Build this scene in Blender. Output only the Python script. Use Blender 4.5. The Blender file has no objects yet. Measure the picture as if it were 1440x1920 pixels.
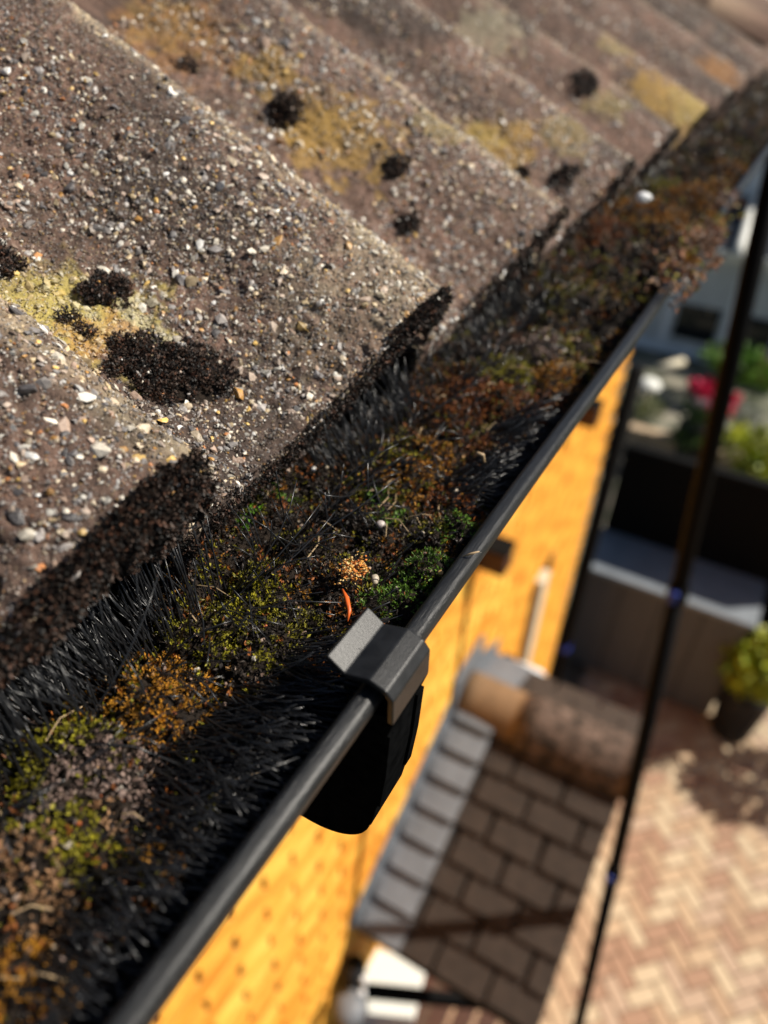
import bpy, math, random
import numpy as np
import bmesh
from math import radians, sin, cos, pi

# ------------------------------------------------------------------ camera, sky, sun, exposure
# Origin of all coordinates below: the lens.  X away from the house wall, Y along the eaves, Z up.
sc = bpy.context.scene
COL = sc.collection
LIFT = 5.0                       # metres from the patio up to the lens
SUN_EL, SUN_AZ = radians(44), radians(54)   # azimuth from +Y towards +X
PC = np.array([720.0, 960.0])
FPX = 1362.66
_g = np.array([955.0, -1000.0, FPX]); _g /= np.linalg.norm(_g)
_n = np.array([-70.0, 1790.0, FPX]); _n /= np.linalg.norm(_n)
_u = -_n
_x = np.cross(_g, _u)
RW = np.array([_x, _g, _u])      # world = RW @ lens axes (right, down, forward)

cam_data = bpy.data.cameras.new('camera')
cam = bpy.data.objects.new('camera', cam_data)
COL.objects.link(cam)
sc.camera = cam
cam_data.sensor_fit = 'VERTICAL'
cam_data.sensor_height = 24.0
cam_data.sensor_width = 18.0
cam_data.lens = FPX / 1920.0 * 24.0
cam_data.clip_start = 0.01
cam_data.clip_end = 500.0
cam_data.dof.use_dof = True
cam_data.dof.focus_distance = 0.220
cam_data.dof.aperture_fstop = cam_data.lens / 4.0
from mathutils import Matrix, Vector
m = Matrix.Identity(4)
for i in range(3):
    m[i][0] = RW[i][0]; m[i][1] = -RW[i][1]; m[i][2] = -RW[i][2]
m[2][3] = LIFT
cam.matrix_world = m

world = bpy.data.worlds.new('World')
sc.world = world
world.use_nodes = True
wn = world.node_tree.nodes; wl = world.node_tree.links
bgn = wn.get('Background') or wn.new('ShaderNodeBackground')
sky = wn.new('ShaderNodeTexSky')
sky.sky_type = 'NISHITA'
sky.sun_disc = False
sky.sun_elevation = SUN_EL
sky.sun_rotation = SUN_AZ
wl.new(sky.outputs[0], bgn.inputs[0])
bgn.inputs[1].default_value = 0.05

sun_data = bpy.data.lights.new('sun', 'SUN')
sun_data.energy = 5.0
sun_data.angle = radians(0.5)
sun_data.color = (1.0, 0.93, 0.82)
sun = bpy.data.objects.new('sun', sun_data)
COL.objects.link(sun)
SD = Vector((cos(SUN_EL) * sin(SUN_AZ), cos(SUN_EL) * cos(SUN_AZ), sin(SUN_EL)))
sun.rotation_euler = (-SD).to_track_quat('-Z', 'Y').to_euler()
sun.location = SD * 30

sc.view_settings.view_transform = 'Standard'
sc.view_settings.look = 'None'
sc.view_settings.exposure = 0.55
sc.view_settings.gamma = 1.0
sc.view_settings.use_curve_mapping = False
sc.render.engine = 'CYCLES'
sc.cycles.use_denoising = True
sc.cycles.max_bounces = 6
sc.cycles.caustics_reflective = False
sc.cycles.caustics_refractive = False
sc.cycles.sample_clamp_indirect = 4.0

rng = np.random.default_rng(7)
random.seed(5)

# ------------------------------------------------------------------ helpers
def W(u, v, **k):
    """world point on the plane x=, y= or z= seen at (u, v); used once to lay the place out"""
    r = RW @ np.array([(u - PC[0]) / FPX, (v - PC[1]) / FPX, 1.0])
    a, val = list(k.items())[0]
    return r * val / r['xyz'.index(a)]

def make_mat(name, color=(.5, .5, .5), rough=.7, attr=None, var=.25, vscale=40, bump=0, bscale=200, spec=.4,
             coat=0, stretch=None, metallic=0, ramp=None, trans=0):
    mt = bpy.data.materials.new(name); mt.use_nodes = True
    nt = mt.node_tree; n = nt.nodes; l = nt.links
    b = n['Principled BSDF']
    b.inputs['Roughness'].default_value = rough
    b.inputs['Specular IOR Level'].default_value = spec
    b.inputs['Metallic'].default_value = metallic
    if coat: b.inputs['Coat Weight'].default_value = coat
    tc = n.new('ShaderNodeTexCoord'); mp = n.new('ShaderNodeMapping')
    l.new(tc.outputs['Object'], mp.inputs[0])
    if stretch: mp.inputs['Scale'].default_value = stretch
    nz = n.new('ShaderNodeTexNoise'); nz.inputs['Scale'].default_value = vscale; nz.inputs['Detail'].default_value = 6
    l.new(mp.outputs[0], nz.inputs['Vector'])
    mr = n.new('ShaderNodeMapRange'); mr.inputs['From Min'].default_value = .25; mr.inputs['From Max'].default_value = .75
    mr.inputs['To Min'].default_value = 1 - var; mr.inputs['To Max'].default_value = 1 + var
    l.new(nz.outputs['Fac'], mr.inputs['Value'])
    mx = n.new('ShaderNodeVectorMath'); mx.operation = 'SCALE'
    if ramp:
        cr = n.new('ShaderNodeValToRGB')
        cr.color_ramp.elements[0].position = ramp[0][0]; cr.color_ramp.elements[0].color = (*ramp[0][1], 1)
        cr.color_ramp.elements[1].position = ramp[-1][0]; cr.color_ramp.elements[1].color = (*ramp[-1][1], 1)
        for p_, c_ in ramp[1:-1]:
            e = cr.color_ramp.elements.new(p_); e.color = (*c_, 1)
        l.new(nz.outputs['Fac'], cr.inputs[0]); l.new(cr.outputs[0], b.inputs['Base Color'])
    else:
        if attr:
            at = n.new('ShaderNodeAttribute'); at.attribute_name = attr
            l.new(at.outputs['Color'], mx.inputs[0])
        else:
            mx.inputs[0].default_value = color
        l.new(mr.outputs[0], mx.inputs['Scale']); l.new(mx.outputs[0], b.inputs['Base Color'])
    if bump:
        nb = n.new('ShaderNodeTexNoise'); nb.inputs['Scale'].default_value = bscale; nb.inputs['Detail'].default_value = 8
        nb.inputs['Roughness'].default_value = .65
        l.new(mp.outputs[0], nb.inputs['Vector'])
        bp = n.new('ShaderNodeBump'); bp.inputs['Strength'].default_value = 1; bp.inputs['Distance'].default_value = bump
        l.new(nb.outputs['Fac'], bp.inputs['Height']); l.new(bp.outputs[0], b.inputs['Normal'])
    if trans:
        b.inputs['Subsurface Weight'].default_value = 0
    return mt

def mk(name, V, F, mat, parent=None, cols=None, smooth=False, tag_=None, kind=None):
    """mesh object from numpy arrays; F is (n,3) or (n,4); cols one colour per vertex"""
    V = np.asarray(V, dtype=np.float32); F = np.asarray(F, dtype=np.int32)
    me = bpy.data.meshes.new(name)
    me.vertices.add(len(V)); me.vertices.foreach_set('co', V.ravel())
    k = F.shape[1]
    me.loops.add(F.size); me.loops.foreach_set('vertex_index', F.ravel())
    me.polygons.add(len(F))
    me.polygons.foreach_set('loop_start', np.arange(0, F.size, k, dtype=np.int32))
    if smooth: me.polygons.foreach_set('use_smooth', np.ones(len(F), dtype=bool))
    else: me.polygons.foreach_set('use_smooth', np.zeros(len(F), dtype=bool))
    me.update(calc_edges=True)
    if cols is not None:
        a = me.color_attributes.new('Col', 'FLOAT_COLOR', 'POINT')
        cc = np.ones((len(V), 4), dtype=np.float32); cc[:, :3] = cols
        a.data.foreach_set('color', cc.ravel())
    me.materials.append(mat)
    o = bpy.data.objects.new(name, me); COL.objects.link(o)
    if parent: o.parent = parent
    if kind: o['kind'] = kind
    if tag_: tag(o, *tag_)
    return o

def tag(o, label=None, cat=None, group=None, kind=None):
    if label: o['label'] = label
    if cat: o['category'] = cat
    if group: o['group'] = group
    if kind: o['kind'] = kind
    return o

def thing(name, label, cat, loc=(0, 0, 0), group=None):
    o = bpy.data.objects.new(name, None); o.empty_display_size = .05
    COL.objects.link(o); o.location = loc
    return tag(o, label, cat, group)

class MB:
    """collects boxes and tubes, all in world coordinates minus an origin"""
    def __init__(s, o=(0, 0, 0)): s.v = []; s.f = []; s.o = np.array(o, float)
    def add(s, V, F):
        b = len(s.v); s.v += [tuple(np.array(p, float) - s.o) for p in V]; s.f += [tuple(i + b for i in q) for q in F]
    def box(s, x0, x1, y0, y1, z0, z1):
        s.add([(x0, y0, z0), (x1, y0, z0), (x1, y1, z0), (x0, y1, z0), (x0, y0, z1), (x1, y0, z1), (x1, y1, z1), (x0, y1, z1)],
              [(0, 3, 2, 1), (4, 5, 6, 7), (0, 1, 5, 4), (1, 2, 6, 5), (2, 3, 7, 6), (3, 0, 4, 7)]); return s
    def obox(s, c, ax, ay, az):
        c, ax, ay, az = (np.array(q, float) for q in (c, ax, ay, az))
        P = [c + i * ax + j * ay + k * az for k in (-1, 1) for j in (-1, 1) for i in (-1, 1)]
        s.add(P, [(0, 2, 3, 1), (4, 5, 7, 6), (0, 1, 5, 4), (1, 3, 7, 5), (3, 2, 6, 7), (2, 0, 4, 6)]); return s
    def tube(s, pts, r, n=12, cap=True):
        pts = [np.array(p, float) for p in pts]; rs = r if hasattr(r, '__len__') else [r] * len(pts)
        V = []; F = []
        for i, p in enumerate(pts):
            d = pts[min(i + 1, len(pts) - 1)] - pts[max(i - 1, 0)]; d /= np.linalg.norm(d)
            a = np.cross(d, (0.31, .2, 1.0) if abs(d[2]) < .9 else (1, 0, 0)); a /= np.linalg.norm(a); b = np.cross(d, a)
            for j in range(n):
                t = 2 * pi * j / n; V.append(p + rs[i] * (cos(t) * a + sin(t) * b))
        for i in range(len(pts) - 1):
            for j in range(n):
                F.append((i * n + j, i * n + (j + 1) % n, (i + 1) * n + (j + 1) % n, (i + 1) * n + j))
        if cap: F.append(tuple(range(n))[::-1]); F.append(tuple(range((len(pts) - 1) * n, len(pts) * n)))
        s.add(V, F); return s
    def prism(s, poly, axis, a, b):
        """poly: list of 2D points, extruded along 'x','y' or 'z' from a to b"""
        def P(p, t):
            return {'x': (t, p[0], p[1]), 'y': (p[0], t, p[1]), 'z': (p[0], p[1], t)}[axis]
        n = len(poly); V = [P(p, a) for p in poly] + [P(p, b) for p in poly]
        F = [(i, (i + 1) % n, (i + 1) % n + n, i + n) for i in range(n)] + [tuple(range(n))[::-1], tuple(range(n, 2 * n))]
        s.add(V, F); return s
    def build(s, name, mat, parent=None, smooth=False, bevel=0, seg=2, tag_=None, kind=None):
        me = bpy.data.meshes.new(name); me.from_pydata(s.v, [], s.f); me.update()
        if smooth:
            for p in me.polygons: p.use_smooth = True
        me.materials.append(mat)
        o = bpy.data.objects.new(name, me); COL.objects.link(o)
        if parent: o.parent = parent
        if bevel:
            md = o.modifiers.new('bevel', 'BEVEL'); md.width = bevel; md.segments = seg; md.limit_method = 'ANGLE'
            md.angle_limit = radians(25)
        if kind: o['kind'] = kind
        if tag_: tag(o, *tag_)
        return o

def _hash(i, j, k, seed):
    h = (i.astype(np.int64) * 374761393 + j.astype(np.int64) * 668265263 + k.astype(np.int64) * 2147483647 + seed * 1274126177) & 0x7fffffff
    h = ((h ^ (h >> 13)) * 1103515245 + 12345) & 0x7fffffff
    h = (h ^ (h >> 16)) * 69069 & 0x7fffffff
    return (h & 0xffffff) / float(0xffffff)

def vnoise(P, scale, seed=0, octaves=1, gain=.5):
    """value noise in 0..1 at points P (n,3)"""
    P = np.asarray(P, float); out = np.zeros(len(P)); amp = 1; tot = 0
    for o in range(octaves):
        Q = P * scale * (2 ** o) + 17.3 * o
        I = np.floor(Q).astype(np.int64); t = Q - I; t = t * t * (3 - 2 * t)
        r = 0
        for a in (0, 1):
            for b in (0, 1):
                for c in (0, 1):
                    w = (t[:, 0] if a else 1 - t[:, 0]) * (t[:, 1] if b else 1 - t[:, 1]) * (t[:, 2] if c else 1 - t[:, 2])
                    r = r + w * _hash(I[:, 0] + a, I[:, 1] + b, I[:, 2] + c, seed + o)
        out += amp * r; tot += amp; amp *= gain
    return out / tot

_t = (1 + 5 ** .5) / 2
ICO_V = np.array([(-1, _t, 0), (1, _t, 0), (-1, -_t, 0), (1, -_t, 0), (0, -1, _t), (0, 1, _t), (0, -1, -_t), (0, 1, -_t),
                  (_t, 0, -1), (_t, 0, 1), (-_t, 0, -1), (-_t, 0, 1)]) / math.sqrt(1 + _t * _t)
ICO_F = np.array([(0, 11, 5), (0, 5, 1), (0, 1, 7), (0, 7, 10), (0, 10, 11), (1, 5, 9), (5, 11, 4), (11, 10, 2), (10, 7, 6), (7, 1, 8),
                  (3, 9, 4), (3, 4, 2), (3, 2, 6), (3, 6, 8), (3, 8, 9), (4, 9, 5), (2, 4, 11), (6, 2, 10), (8, 6, 7), (9, 8, 1)])
OCT_V = np.array([(1, 0, 0), (-1, 0, 0), (0, 1, 0), (0, -1, 0), (0, 0, 1), (0, 0, -1)], float)
OCT_F = np.array([(0, 2, 4), (2, 1, 4), (1, 3, 4), (3, 0, 4), (2, 0, 5), (1, 2, 5), (3, 1, 5), (0, 3, 5)])

def unit(A):
    return A / np.maximum(np.linalg.norm(A, axis=1, keepdims=True), 1e-9)

def frames(Nn):
    """tangent frames with random spin about unit normals"""
    n = len(Nn); r = rng.normal(size=(n, 3)); a = unit(np.cross(Nn, r)); b = np.cross(Nn, a)
    return a, b

def stones(P, Nn, size, cols, flat=.6, jit=.25, base='ico', sink=.25):
    """many jittered stones: centres P, up Nn, radius per stone"""
    BV, BF = (ICO_V, ICO_F) if base == 'ico' else (OCT_V, OCT_F)
    n = len(P); k = len(BV)
    a, b = frames(Nn)
    tilt = unit(Nn + .35 * rng.normal(size=(n, 3))); a = unit(np.cross(tilt, b)); b = np.cross(tilt, a)
    s = np.stack([size * rng.uniform(.75, 1.45, n), size * rng.uniform(.6, 1.0, n), size * flat * rng.uniform(.6, 1.25, n)], 1)
    L = BV[None] * (1 + jit * rng.normal(size=(n, k, 1))) + .12 * rng.normal(size=(n, k, 3)) * (jit > 0)
    L = L * s[:, None, :]
    V = P[:, None] + Nn[:, None] * (size * flat * (1 - 2 * sink))[:, None, None] * .6 + L[..., :1] * a[:, None] + L[..., 1:2] * b[:, None] + L[..., 2:] * tilt[:, None]
    F = BF[None] + (np.arange(n) * k)[:, None, None]
    return V.reshape(-1, 3), F.reshape(-1, 3), np.repeat(cols, k, 0)

def tufts(P, Nn, size, cols, leaves=8, spread=.9, width=.16, tipcol=1.5):
    """moss shoots: whorls of small pointed leaves round a short stem"""
    n = len(P); a, b = frames(Nn)
    ax = unit(Nn + .45 * rng.normal(size=(n, 3)))
    th = rng.uniform(0, 2 * pi, (n, leaves)); lev = rng.uniform(0, 1, (n, leaves))
    d = np.cos(th)[..., None] * a[:, None] + np.sin(th)[..., None] * b[:, None]
    sp = spread * (1.15 - .75 * lev)
    dirv = ax[:, None] * (1 - .35 * sp[..., None]) + d * sp[..., None]
    dirv /= np.linalg.norm(dirv, axis=2, keepdims=True)
    base = P[:, None] + ax[:, None] * (size[:, None] * .95 * lev)[..., None]
    L = size[:, None] * rng.uniform(.45, .95, (n, leaves))
    side = np.cross(dirv, ax[:, None] + .3 * rng.normal(size=(n, leaves, 3)))
    side /= np.maximum(np.linalg.norm(side, axis=2, keepdims=True), 1e-9)
    w = (L * width)[..., None]
    mid = base + dirv * (L * .45)[..., None]
    tip = base + dirv * L[..., None] + ax[:, None] * (L * .15)[..., None]
    V = np.stack([base, mid + side * w, tip, mid - side * w], 2).reshape(-1, 3)
    q = np.arange(n * leaves) * 4
    F = np.stack([q, q + 1, q + 2, q + 3], 1)
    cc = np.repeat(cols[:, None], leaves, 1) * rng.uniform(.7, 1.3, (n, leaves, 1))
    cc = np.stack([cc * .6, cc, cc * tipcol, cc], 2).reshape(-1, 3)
    return V, F, np.clip(cc, 0, .9)

def join(parts):
    Vs, Fs, Cs = [], [], []; b = 0
    for V, F, Cc in parts:
        Vs.append(V); Fs.append(F + b); Cs.append(Cc); b += len(V)
    return np.concatenate(Vs), np.concatenate(Fs), np.concatenate(Cs)

# ------------------------------------------------------------------ materials
M = {}
M['tile'] = make_mat('tile_concrete', rough=.88, attr='Col', var=.35, vscale=900, bump=.0009, bscale=1300, spec=.3)
M['grit'] = make_mat('tile_grit', rough=.42, attr='Col', var=.25, vscale=700, bump=.0002, bscale=1500, spec=.55)
M['lichen'] = make_mat('lichen', rough=.9, attr='Col', var=.3, vscale=1500, spec=.1)
M['moss'] = make_mat('moss', rough=.55, attr='Col', var=.3, vscale=300, spec=.35)
M['debris'] = make_mat('debris', rough=.6, attr='Col', var=.35, vscale=900, bump=.0003, bscale=2000, spec=.45)
M['soil'] = make_mat('compost', (.018, .012, .008), rough=.9, var=.6, vscale=300, bump=.002, bscale=700, spec=.25)
M['bristle'] = make_mat('bristle_nylon', (.012, .0125, .014), rough=.30, var=.1, vscale=60, spec=.55)
M['pvc'] = make_mat('black_upvc', (.010, .0105, .0115), rough=.36, var=.6, vscale=700, bump=.00022, bscale=1500, spec=.35, stretch=(1, .10, 1))
M['pvc_cap'] = make_mat('lit_dusty_black_upvc', (.010, .0105, .0115), rough=.38, var=.5, vscale=220, bump=.00008, bscale=1600, spec=.3)  # paler copy for the cap: sunlit look of the dusty lip painted in
M['pvc_clip'] = make_mat('shaded_black_upvc', (.004, .0042, .0045), rough=.5, var=.5, vscale=260, bump=.00008, bscale=1600, spec=.0)  # darker copy for the strap: its shade is put into the colour
M['pole'] = make_mat('black_pole', (.004, .004, .0045), rough=.6, var=.2, spec=.04)
M['blue'] = make_mat('blue_clamp', (.012, .035, .25), rough=.4)
M['timber'] = make_mat('stained_timber', rough=.5, vscale=9, stretch=(6, .8, 6), bump=.001, bscale=60, spec=.2,
                       ramp=[(.3, (.50, .15, .015)), (.43, (.74, .30, .035)), (.56, (.85, .42, .07)), (.70, (.62, .21, .02))])
M['timber_far'] = make_mat('weathered_timber', rough=.6, vscale=7, stretch=(5, 2.2, 2.2), bump=.001, bscale=40, spec=.2,
                       ramp=[(.28, (.40, .13, .02)), (.42, (.66, .25, .03)), (.6, (.80, .38, .06)), (.73, (.46, .19, .05))])
M['dark_timber'] = make_mat('dark_brown_timber', (.055, .02, .01), rough=.6, var=.4, vscale=30)
M['wall_brick'] = []
for i, rp in enumerate(([(.3, (.52, .17, .02)), (.5, (.74, .33, .04)), (.68, (.85, .45, .07))], [(.3, (.62, .24, .03)), (.5, (.82, .42, .06)), (.68, (.88, .52, .10))],
                        [(.3, (.50, .16, .015)), (.5, (.66, .25, .025)), (.68, (.78, .34, .04))], [(.3, (.58, .20, .02)), (.5, (.78, .37, .05)), (.68, (.70, .27, .03))])):
    M['wall_brick'].append(make_mat('orange_wall_brick_%s' % 'abcd'[i], rough=.8, vscale=14, bump=.003, bscale=90, spec=.2, stretch=(1, .6, 1), ramp=rp))
M['mortar'] = make_mat('ochre_mortar', (.55, .27, .05), rough=.9, var=.3, vscale=40, bump=.001, bscale=300)
M['perpend'] = make_mat('dark_upright_joint', (.05, .018, .006), rough=.9, var=.3, vscale=60)  # dark backing that shows in the recessed upright joints
M['incision'] = make_mat('incision_brown', (.12, .04, .010), rough=.8, var=.3, vscale=60)
M['plain_tile'] = make_mat('brown_plain_tile', rough=.85, attr=None, color=(.038, .026, .019), var=.35, vscale=25, bump=.002, bscale=160)
M['ridge_tile'] = make_mat('tan_ridge_tile', (.20, .12, .06), rough=.85, var=.25, vscale=20, bump=.002, bscale=120)
M['ridge_dark'] = make_mat('shaded_mossy_ridge_tile', rough=.9, vscale=26, bump=.004, bscale=110,
                           ramp=[(.35, (.02, .015, .01)), (.5, (.09, .06, .045)), (.7, (.20, .14, .11))])  # dark mottle paints in shade on the outer ridge as well as moss
M['lead'] = make_mat('lead_flashing', (.13, .14, .155), rough=.55, var=.2, vscale=12, bump=.002, bscale=40, spec=.5)
M['white'] = make_mat('white_paint', (.72, .72, .66), rough=.5, var=.05)
M['cream'] = make_mat('cream_paint', (.55, .50, .38), rough=.5, var=.1)
M['greyp'] = make_mat('grey_paint', (.48, .50, .50), rough=.6, var=.15, vscale=6)
M['greyl'] = make_mat('light_grey_paint', (.68, .71, .73), rough=.6, var=.1, vscale=6)
M['slate'] = make_mat('blue_black_roofing', (.012, .018, .028), rough=.6, var=.3, vscale=5)
M['cab'] = make_mat('charcoal_board', (.09, .09, .09), rough=.6, var=.15, vscale=8, stretch=(5, 5, .6))
M['counter'] = make_mat('grey_worktop', (.17, .19, .21), rough=.55, var=.15, vscale=8)
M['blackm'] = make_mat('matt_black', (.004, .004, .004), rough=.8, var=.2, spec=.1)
M['glass'] = make_mat('dark_glass', (.01, .012, .014), rough=.08, var=.1, spec=.5)
M['pot'] = make_mat('black_pot', (.01, .01, .011), rough=.5)
M['kerb'] = make_mat('pale_stone_edging', (.42, .31, .20), rough=.8, var=.2, vscale=30, bump=.003, bscale=50)
M['ground'] = make_mat('rough_ground', rough=.9, vscale=2.2, bump=.02, bscale=12,
                       ramp=[(.35, (.05, .06, .03)), (.5, (.14, .14, .10)), (.62, (.26, .23, .18)), (.75, (.09, .12, .04))])
M['joint'] = make_mat('paving_joint_sand', (.10, .07, .045), rough=.95, var=.3, vscale=20, bump=.003, bscale=200)
M['brick'] = []
for i, c in enumerate([(.40, .27, .17), (.46, .33, .21), (.33, .20, .13), (.42, .30, .21), (.50, .39, .26)]):
    M['brick'].append(make_mat('paver_clay_%s' % 'abcde'[i], c, rough=.85, var=.16, vscale=25, bump=.002, bscale=150))
M['leafy'] = make_mat('leaf_green', rough=.5, attr='Col', var=.25, vscale=30)
M['stem'] = make_mat('plant_stem', (.05, .06, .02), rough=.7)
M['needle'] = make_mat('orange_needle', (.55, .10, .015), rough=.4, var=.3, vscale=300)
M['straw'] = make_mat('dry_straw', (.42, .30, .17), rough=.6, var=.3, vscale=300)

# ------------------------------------------------------------------ roof geometry
TH = radians(25.0)
NR = np.array([sin(TH), 0, cos(TH)])           # roof normal
SR = np.array([-cos(TH), 0, sin(TH)])          # up the slope
EY = np.array([0, 1.0, 0])
HT = .027
PITCH = .15
E0 = np.array([-.1159, 0, -.1065]) - HT * NR   # eaves line of the pan level
CREST0 = .1169

def roofP(y, u, h):
    y = np.asarray(y, float); u = np.asarray(u, float); h = np.asarray(h, float)
    return E0 + y[..., None] * EY + u[..., None] * SR + h[..., None] * NR

PD = np.array([-1, -.9, -.75, -.66, -.58, -.50, -.42, -.33, -.24, -.14, -.05, 0, .025, .045, .058, .066, .07]) * PITCH
PH = np.array([-5, -6, -6, -4.8, -2.5, 1.5, 7.5, 15.5, 22.2, 26.6, 27.6, 25.6, 22, 16.5, 9.5, 1.5, -4.5]) * .001
_dd = np.arange(-.150, .0106, .00025); _hh = np.interp(_dd, PD, PH)
_ker = np.exp(-np.linspace(-2, 2, 25) ** 2); _ker /= _ker.sum()
_hs = np.convolve(np.pad(_hh, 12, mode='edge'), _ker, 'valid')
_wt = np.clip((-_dd - .0) / .006, 0, 1); _hh = _hs * _wt + _hh * (1 - _wt)

def tile_height(y):
    d = (y - CREST0) % PITCH - PITCH
    return np.interp(d, _dd, _hh)

def on_roof(px, py, h=.012):
    """(y, u) on the tile surface for a spot, allowing for the height of the rolls"""
    r = RW @ np.array([(px - PC[0]) / FPX, (py - PC[1]) / FPX, 1.0])
    def hit(h):
        s = np.dot(E0 + h * NR, NR) / np.dot(r, NR); p = r * s - E0
        return p[1], float(np.dot(p, SR)), s
    for hh in np.arange(.028, -.007, -.0005):
        y, u, s = hit(hh)
        if float(tile_height(np.array([y]))[0]) >= hh: break
    return y, u, s

def profile(ds):
    """polyline (d, h) of one tile across its width, d measured from its crest: flat pan, then a round roll"""
    pts = np.stack([_dd, _hh], 1)
    seg = np.r_[0, np.cumsum(np.linalg.norm(np.diff(pts, axis=0), axis=1))]
    n = max(12, int(seg[-1] / ds))
    t = np.linspace(0, seg[-1], n)
    d = np.interp(t, seg, pts[:, 0]); h = np.interp(t, seg, pts[:, 1])
    td = np.gradient(d); thh = np.gradient(h); L = np.hypot(td, thh) + 1e-12
    return d, h, -thh / L, td / L            # positions, normal (in d), normal (in h)

# lichens and stains: (px, py, rx in m, colour, strength)
OCHRE, YEL, PALE, RUST = (.36, .22, .05), (.42, .34, .10), (.46, .42, .28), (.36, .17, .05)
LICHEN = [(120, 595, .020, YEL, .9), (200, 615, .022, YEL, .85), (250, 628, .012, PALE, .7), (170, 632, .012, RUST, .8),
          (640, 262, .030, OCHRE, .75), (590, 240, .018, OCHRE, .6), (508, 135, .018, OCHRE, .75), (345, 70, .030, RUST, .5), (310, 50, .02, OCHRE, .4),
          (935, 275, .026, OCHRE, .8), (820, 240, .014, YEL, .4), (900, 262, .015, YEL, .35), (1270, 195, .045, OCHRE, .6), (1305, 205, .03, YEL, .45), (1225, 175, .025, OCHRE, .5),
          (1345, 135, .03, RUST, .7), (1135, 195, .02, YEL, .35), (1160, 85, .02, YEL, .35), (920, 60, .03, PALE, .4), (1060, 250, .02, YEL, .3),
          (660, 580, .03, PALE, .12), (760, 520, .03, PALE, .2), (60, 560, .02, YEL, .4), (20, 545, .012, YEL, .5)]
LI = []
for (a_, b_, r_, c_, s_) in LICHEN:
    y_, u_, z_ = on_roof(a_, b_)
    LI.append((roofP(y_, u_, float(tile_height(np.array([y_]))[0])), r_, np.array(c_), s_))

def lichen_tint(P, C, k=1.0):
    for i, (p, r, c, s) in enumerate(LI):
        d = np.linalg.norm(P - p, axis=1) / r
        near = d < 2
        if not near.any(): continue
        nz = vnoise(P[near], 180, 31 + i, 3)
        w = np.clip((1.10 - d[near] + (nz - .5) * 2.0) * 3.0, 0, 1) * s * k * .82
        C[near] = C[near] * (1 - w[:, None]) + c * w[:, None] * (0.7 + .6 * nz[:, None])
    return C

def tile_colour(P):
    a = vnoise(P, 60, 3, 4)[:, None]; b = vnoise(P, 14, 9, 3)[:, None]; c = vnoise(P, 420, 5, 2)[:, None]
    C = np.array([.275, .162, .120]) * (1 - a) + np.array([.125, .086, .066]) * a
    C = C * (.30 + 1.15 * c ** 1.3)
    d = (P[:, 1] - CREST0 + .5 * PITCH) % PITCH - .5 * PITCH          # pale crests: sunlit crest lines painted in, along with worn aggregate
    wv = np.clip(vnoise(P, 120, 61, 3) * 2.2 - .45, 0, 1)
    lit_wear = np.clip(1.3 - np.abs(d + .001) / .010, 0, 1) * wv
    C = C * (1 - .85 * lit_wear[:, None]) + np.array([.52, .42, .28]) * .85 * lit_wear[:, None]
    st = np.clip((b - .47) * 5, 0, 1)                      # dark algae film in patches
    C = C * (1 - .68 * st) + np.array([.03, .026, .023]) * .68 * st
    return lichen_tint(P, C)

PEB = np.array([(.62, .56, .46), (.70, .66, .58), (.50, .38, .22), (.42, .22, .06), (.24, .22, .21), (.12, .11, .11), (.55, .45, .32),
                (.34, .24, .18), (.62, .40, .12), (.45, .18, .06), (.78, .76, .72), (.30, .27, .25), (.38, .30, .24)])
PEB_W = np.array([10, 8, 9, 4, 12, 12, 9, 12, 3, 2, 4, 12, 10.]); PEB_W /= PEB_W.sum()

def hip_cut(y, u):
    return y > 1.70 - u * cos(TH)

def tile_samples(prof, n, umax, seed, hip=False, front=.06):
    d, h, nd, nh = prof
    i = rng.integers(0, len(d) - 1, n); t = rng.uniform(0, 1, n)
    dd = d[i] + (d[i + 1] - d[i]) * t; hh = h[i] + (h[i + 1] - h[i]) * t
    return dd, hh, nd[i], nh[i], rng.uniform(0, umax, n)

roof = thing('tiled_roof', 'gritty pinkish brown concrete tiled roof with deep rounded rolls and lichen patches', 'roof')

def disp(P, fine):
    v = (vnoise(P, 55, 11, 2) - .5) * .0026 + (vnoise(P, 260, 12, 2) - .5) * .0024
    if fine: v = v + (vnoise(P, 700, 14, 2) - .5) * .0018
    v -= .0018 * np.clip(vnoise(P, 190, 21, 1) - .72, 0, 1) * 4
    return v

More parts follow.
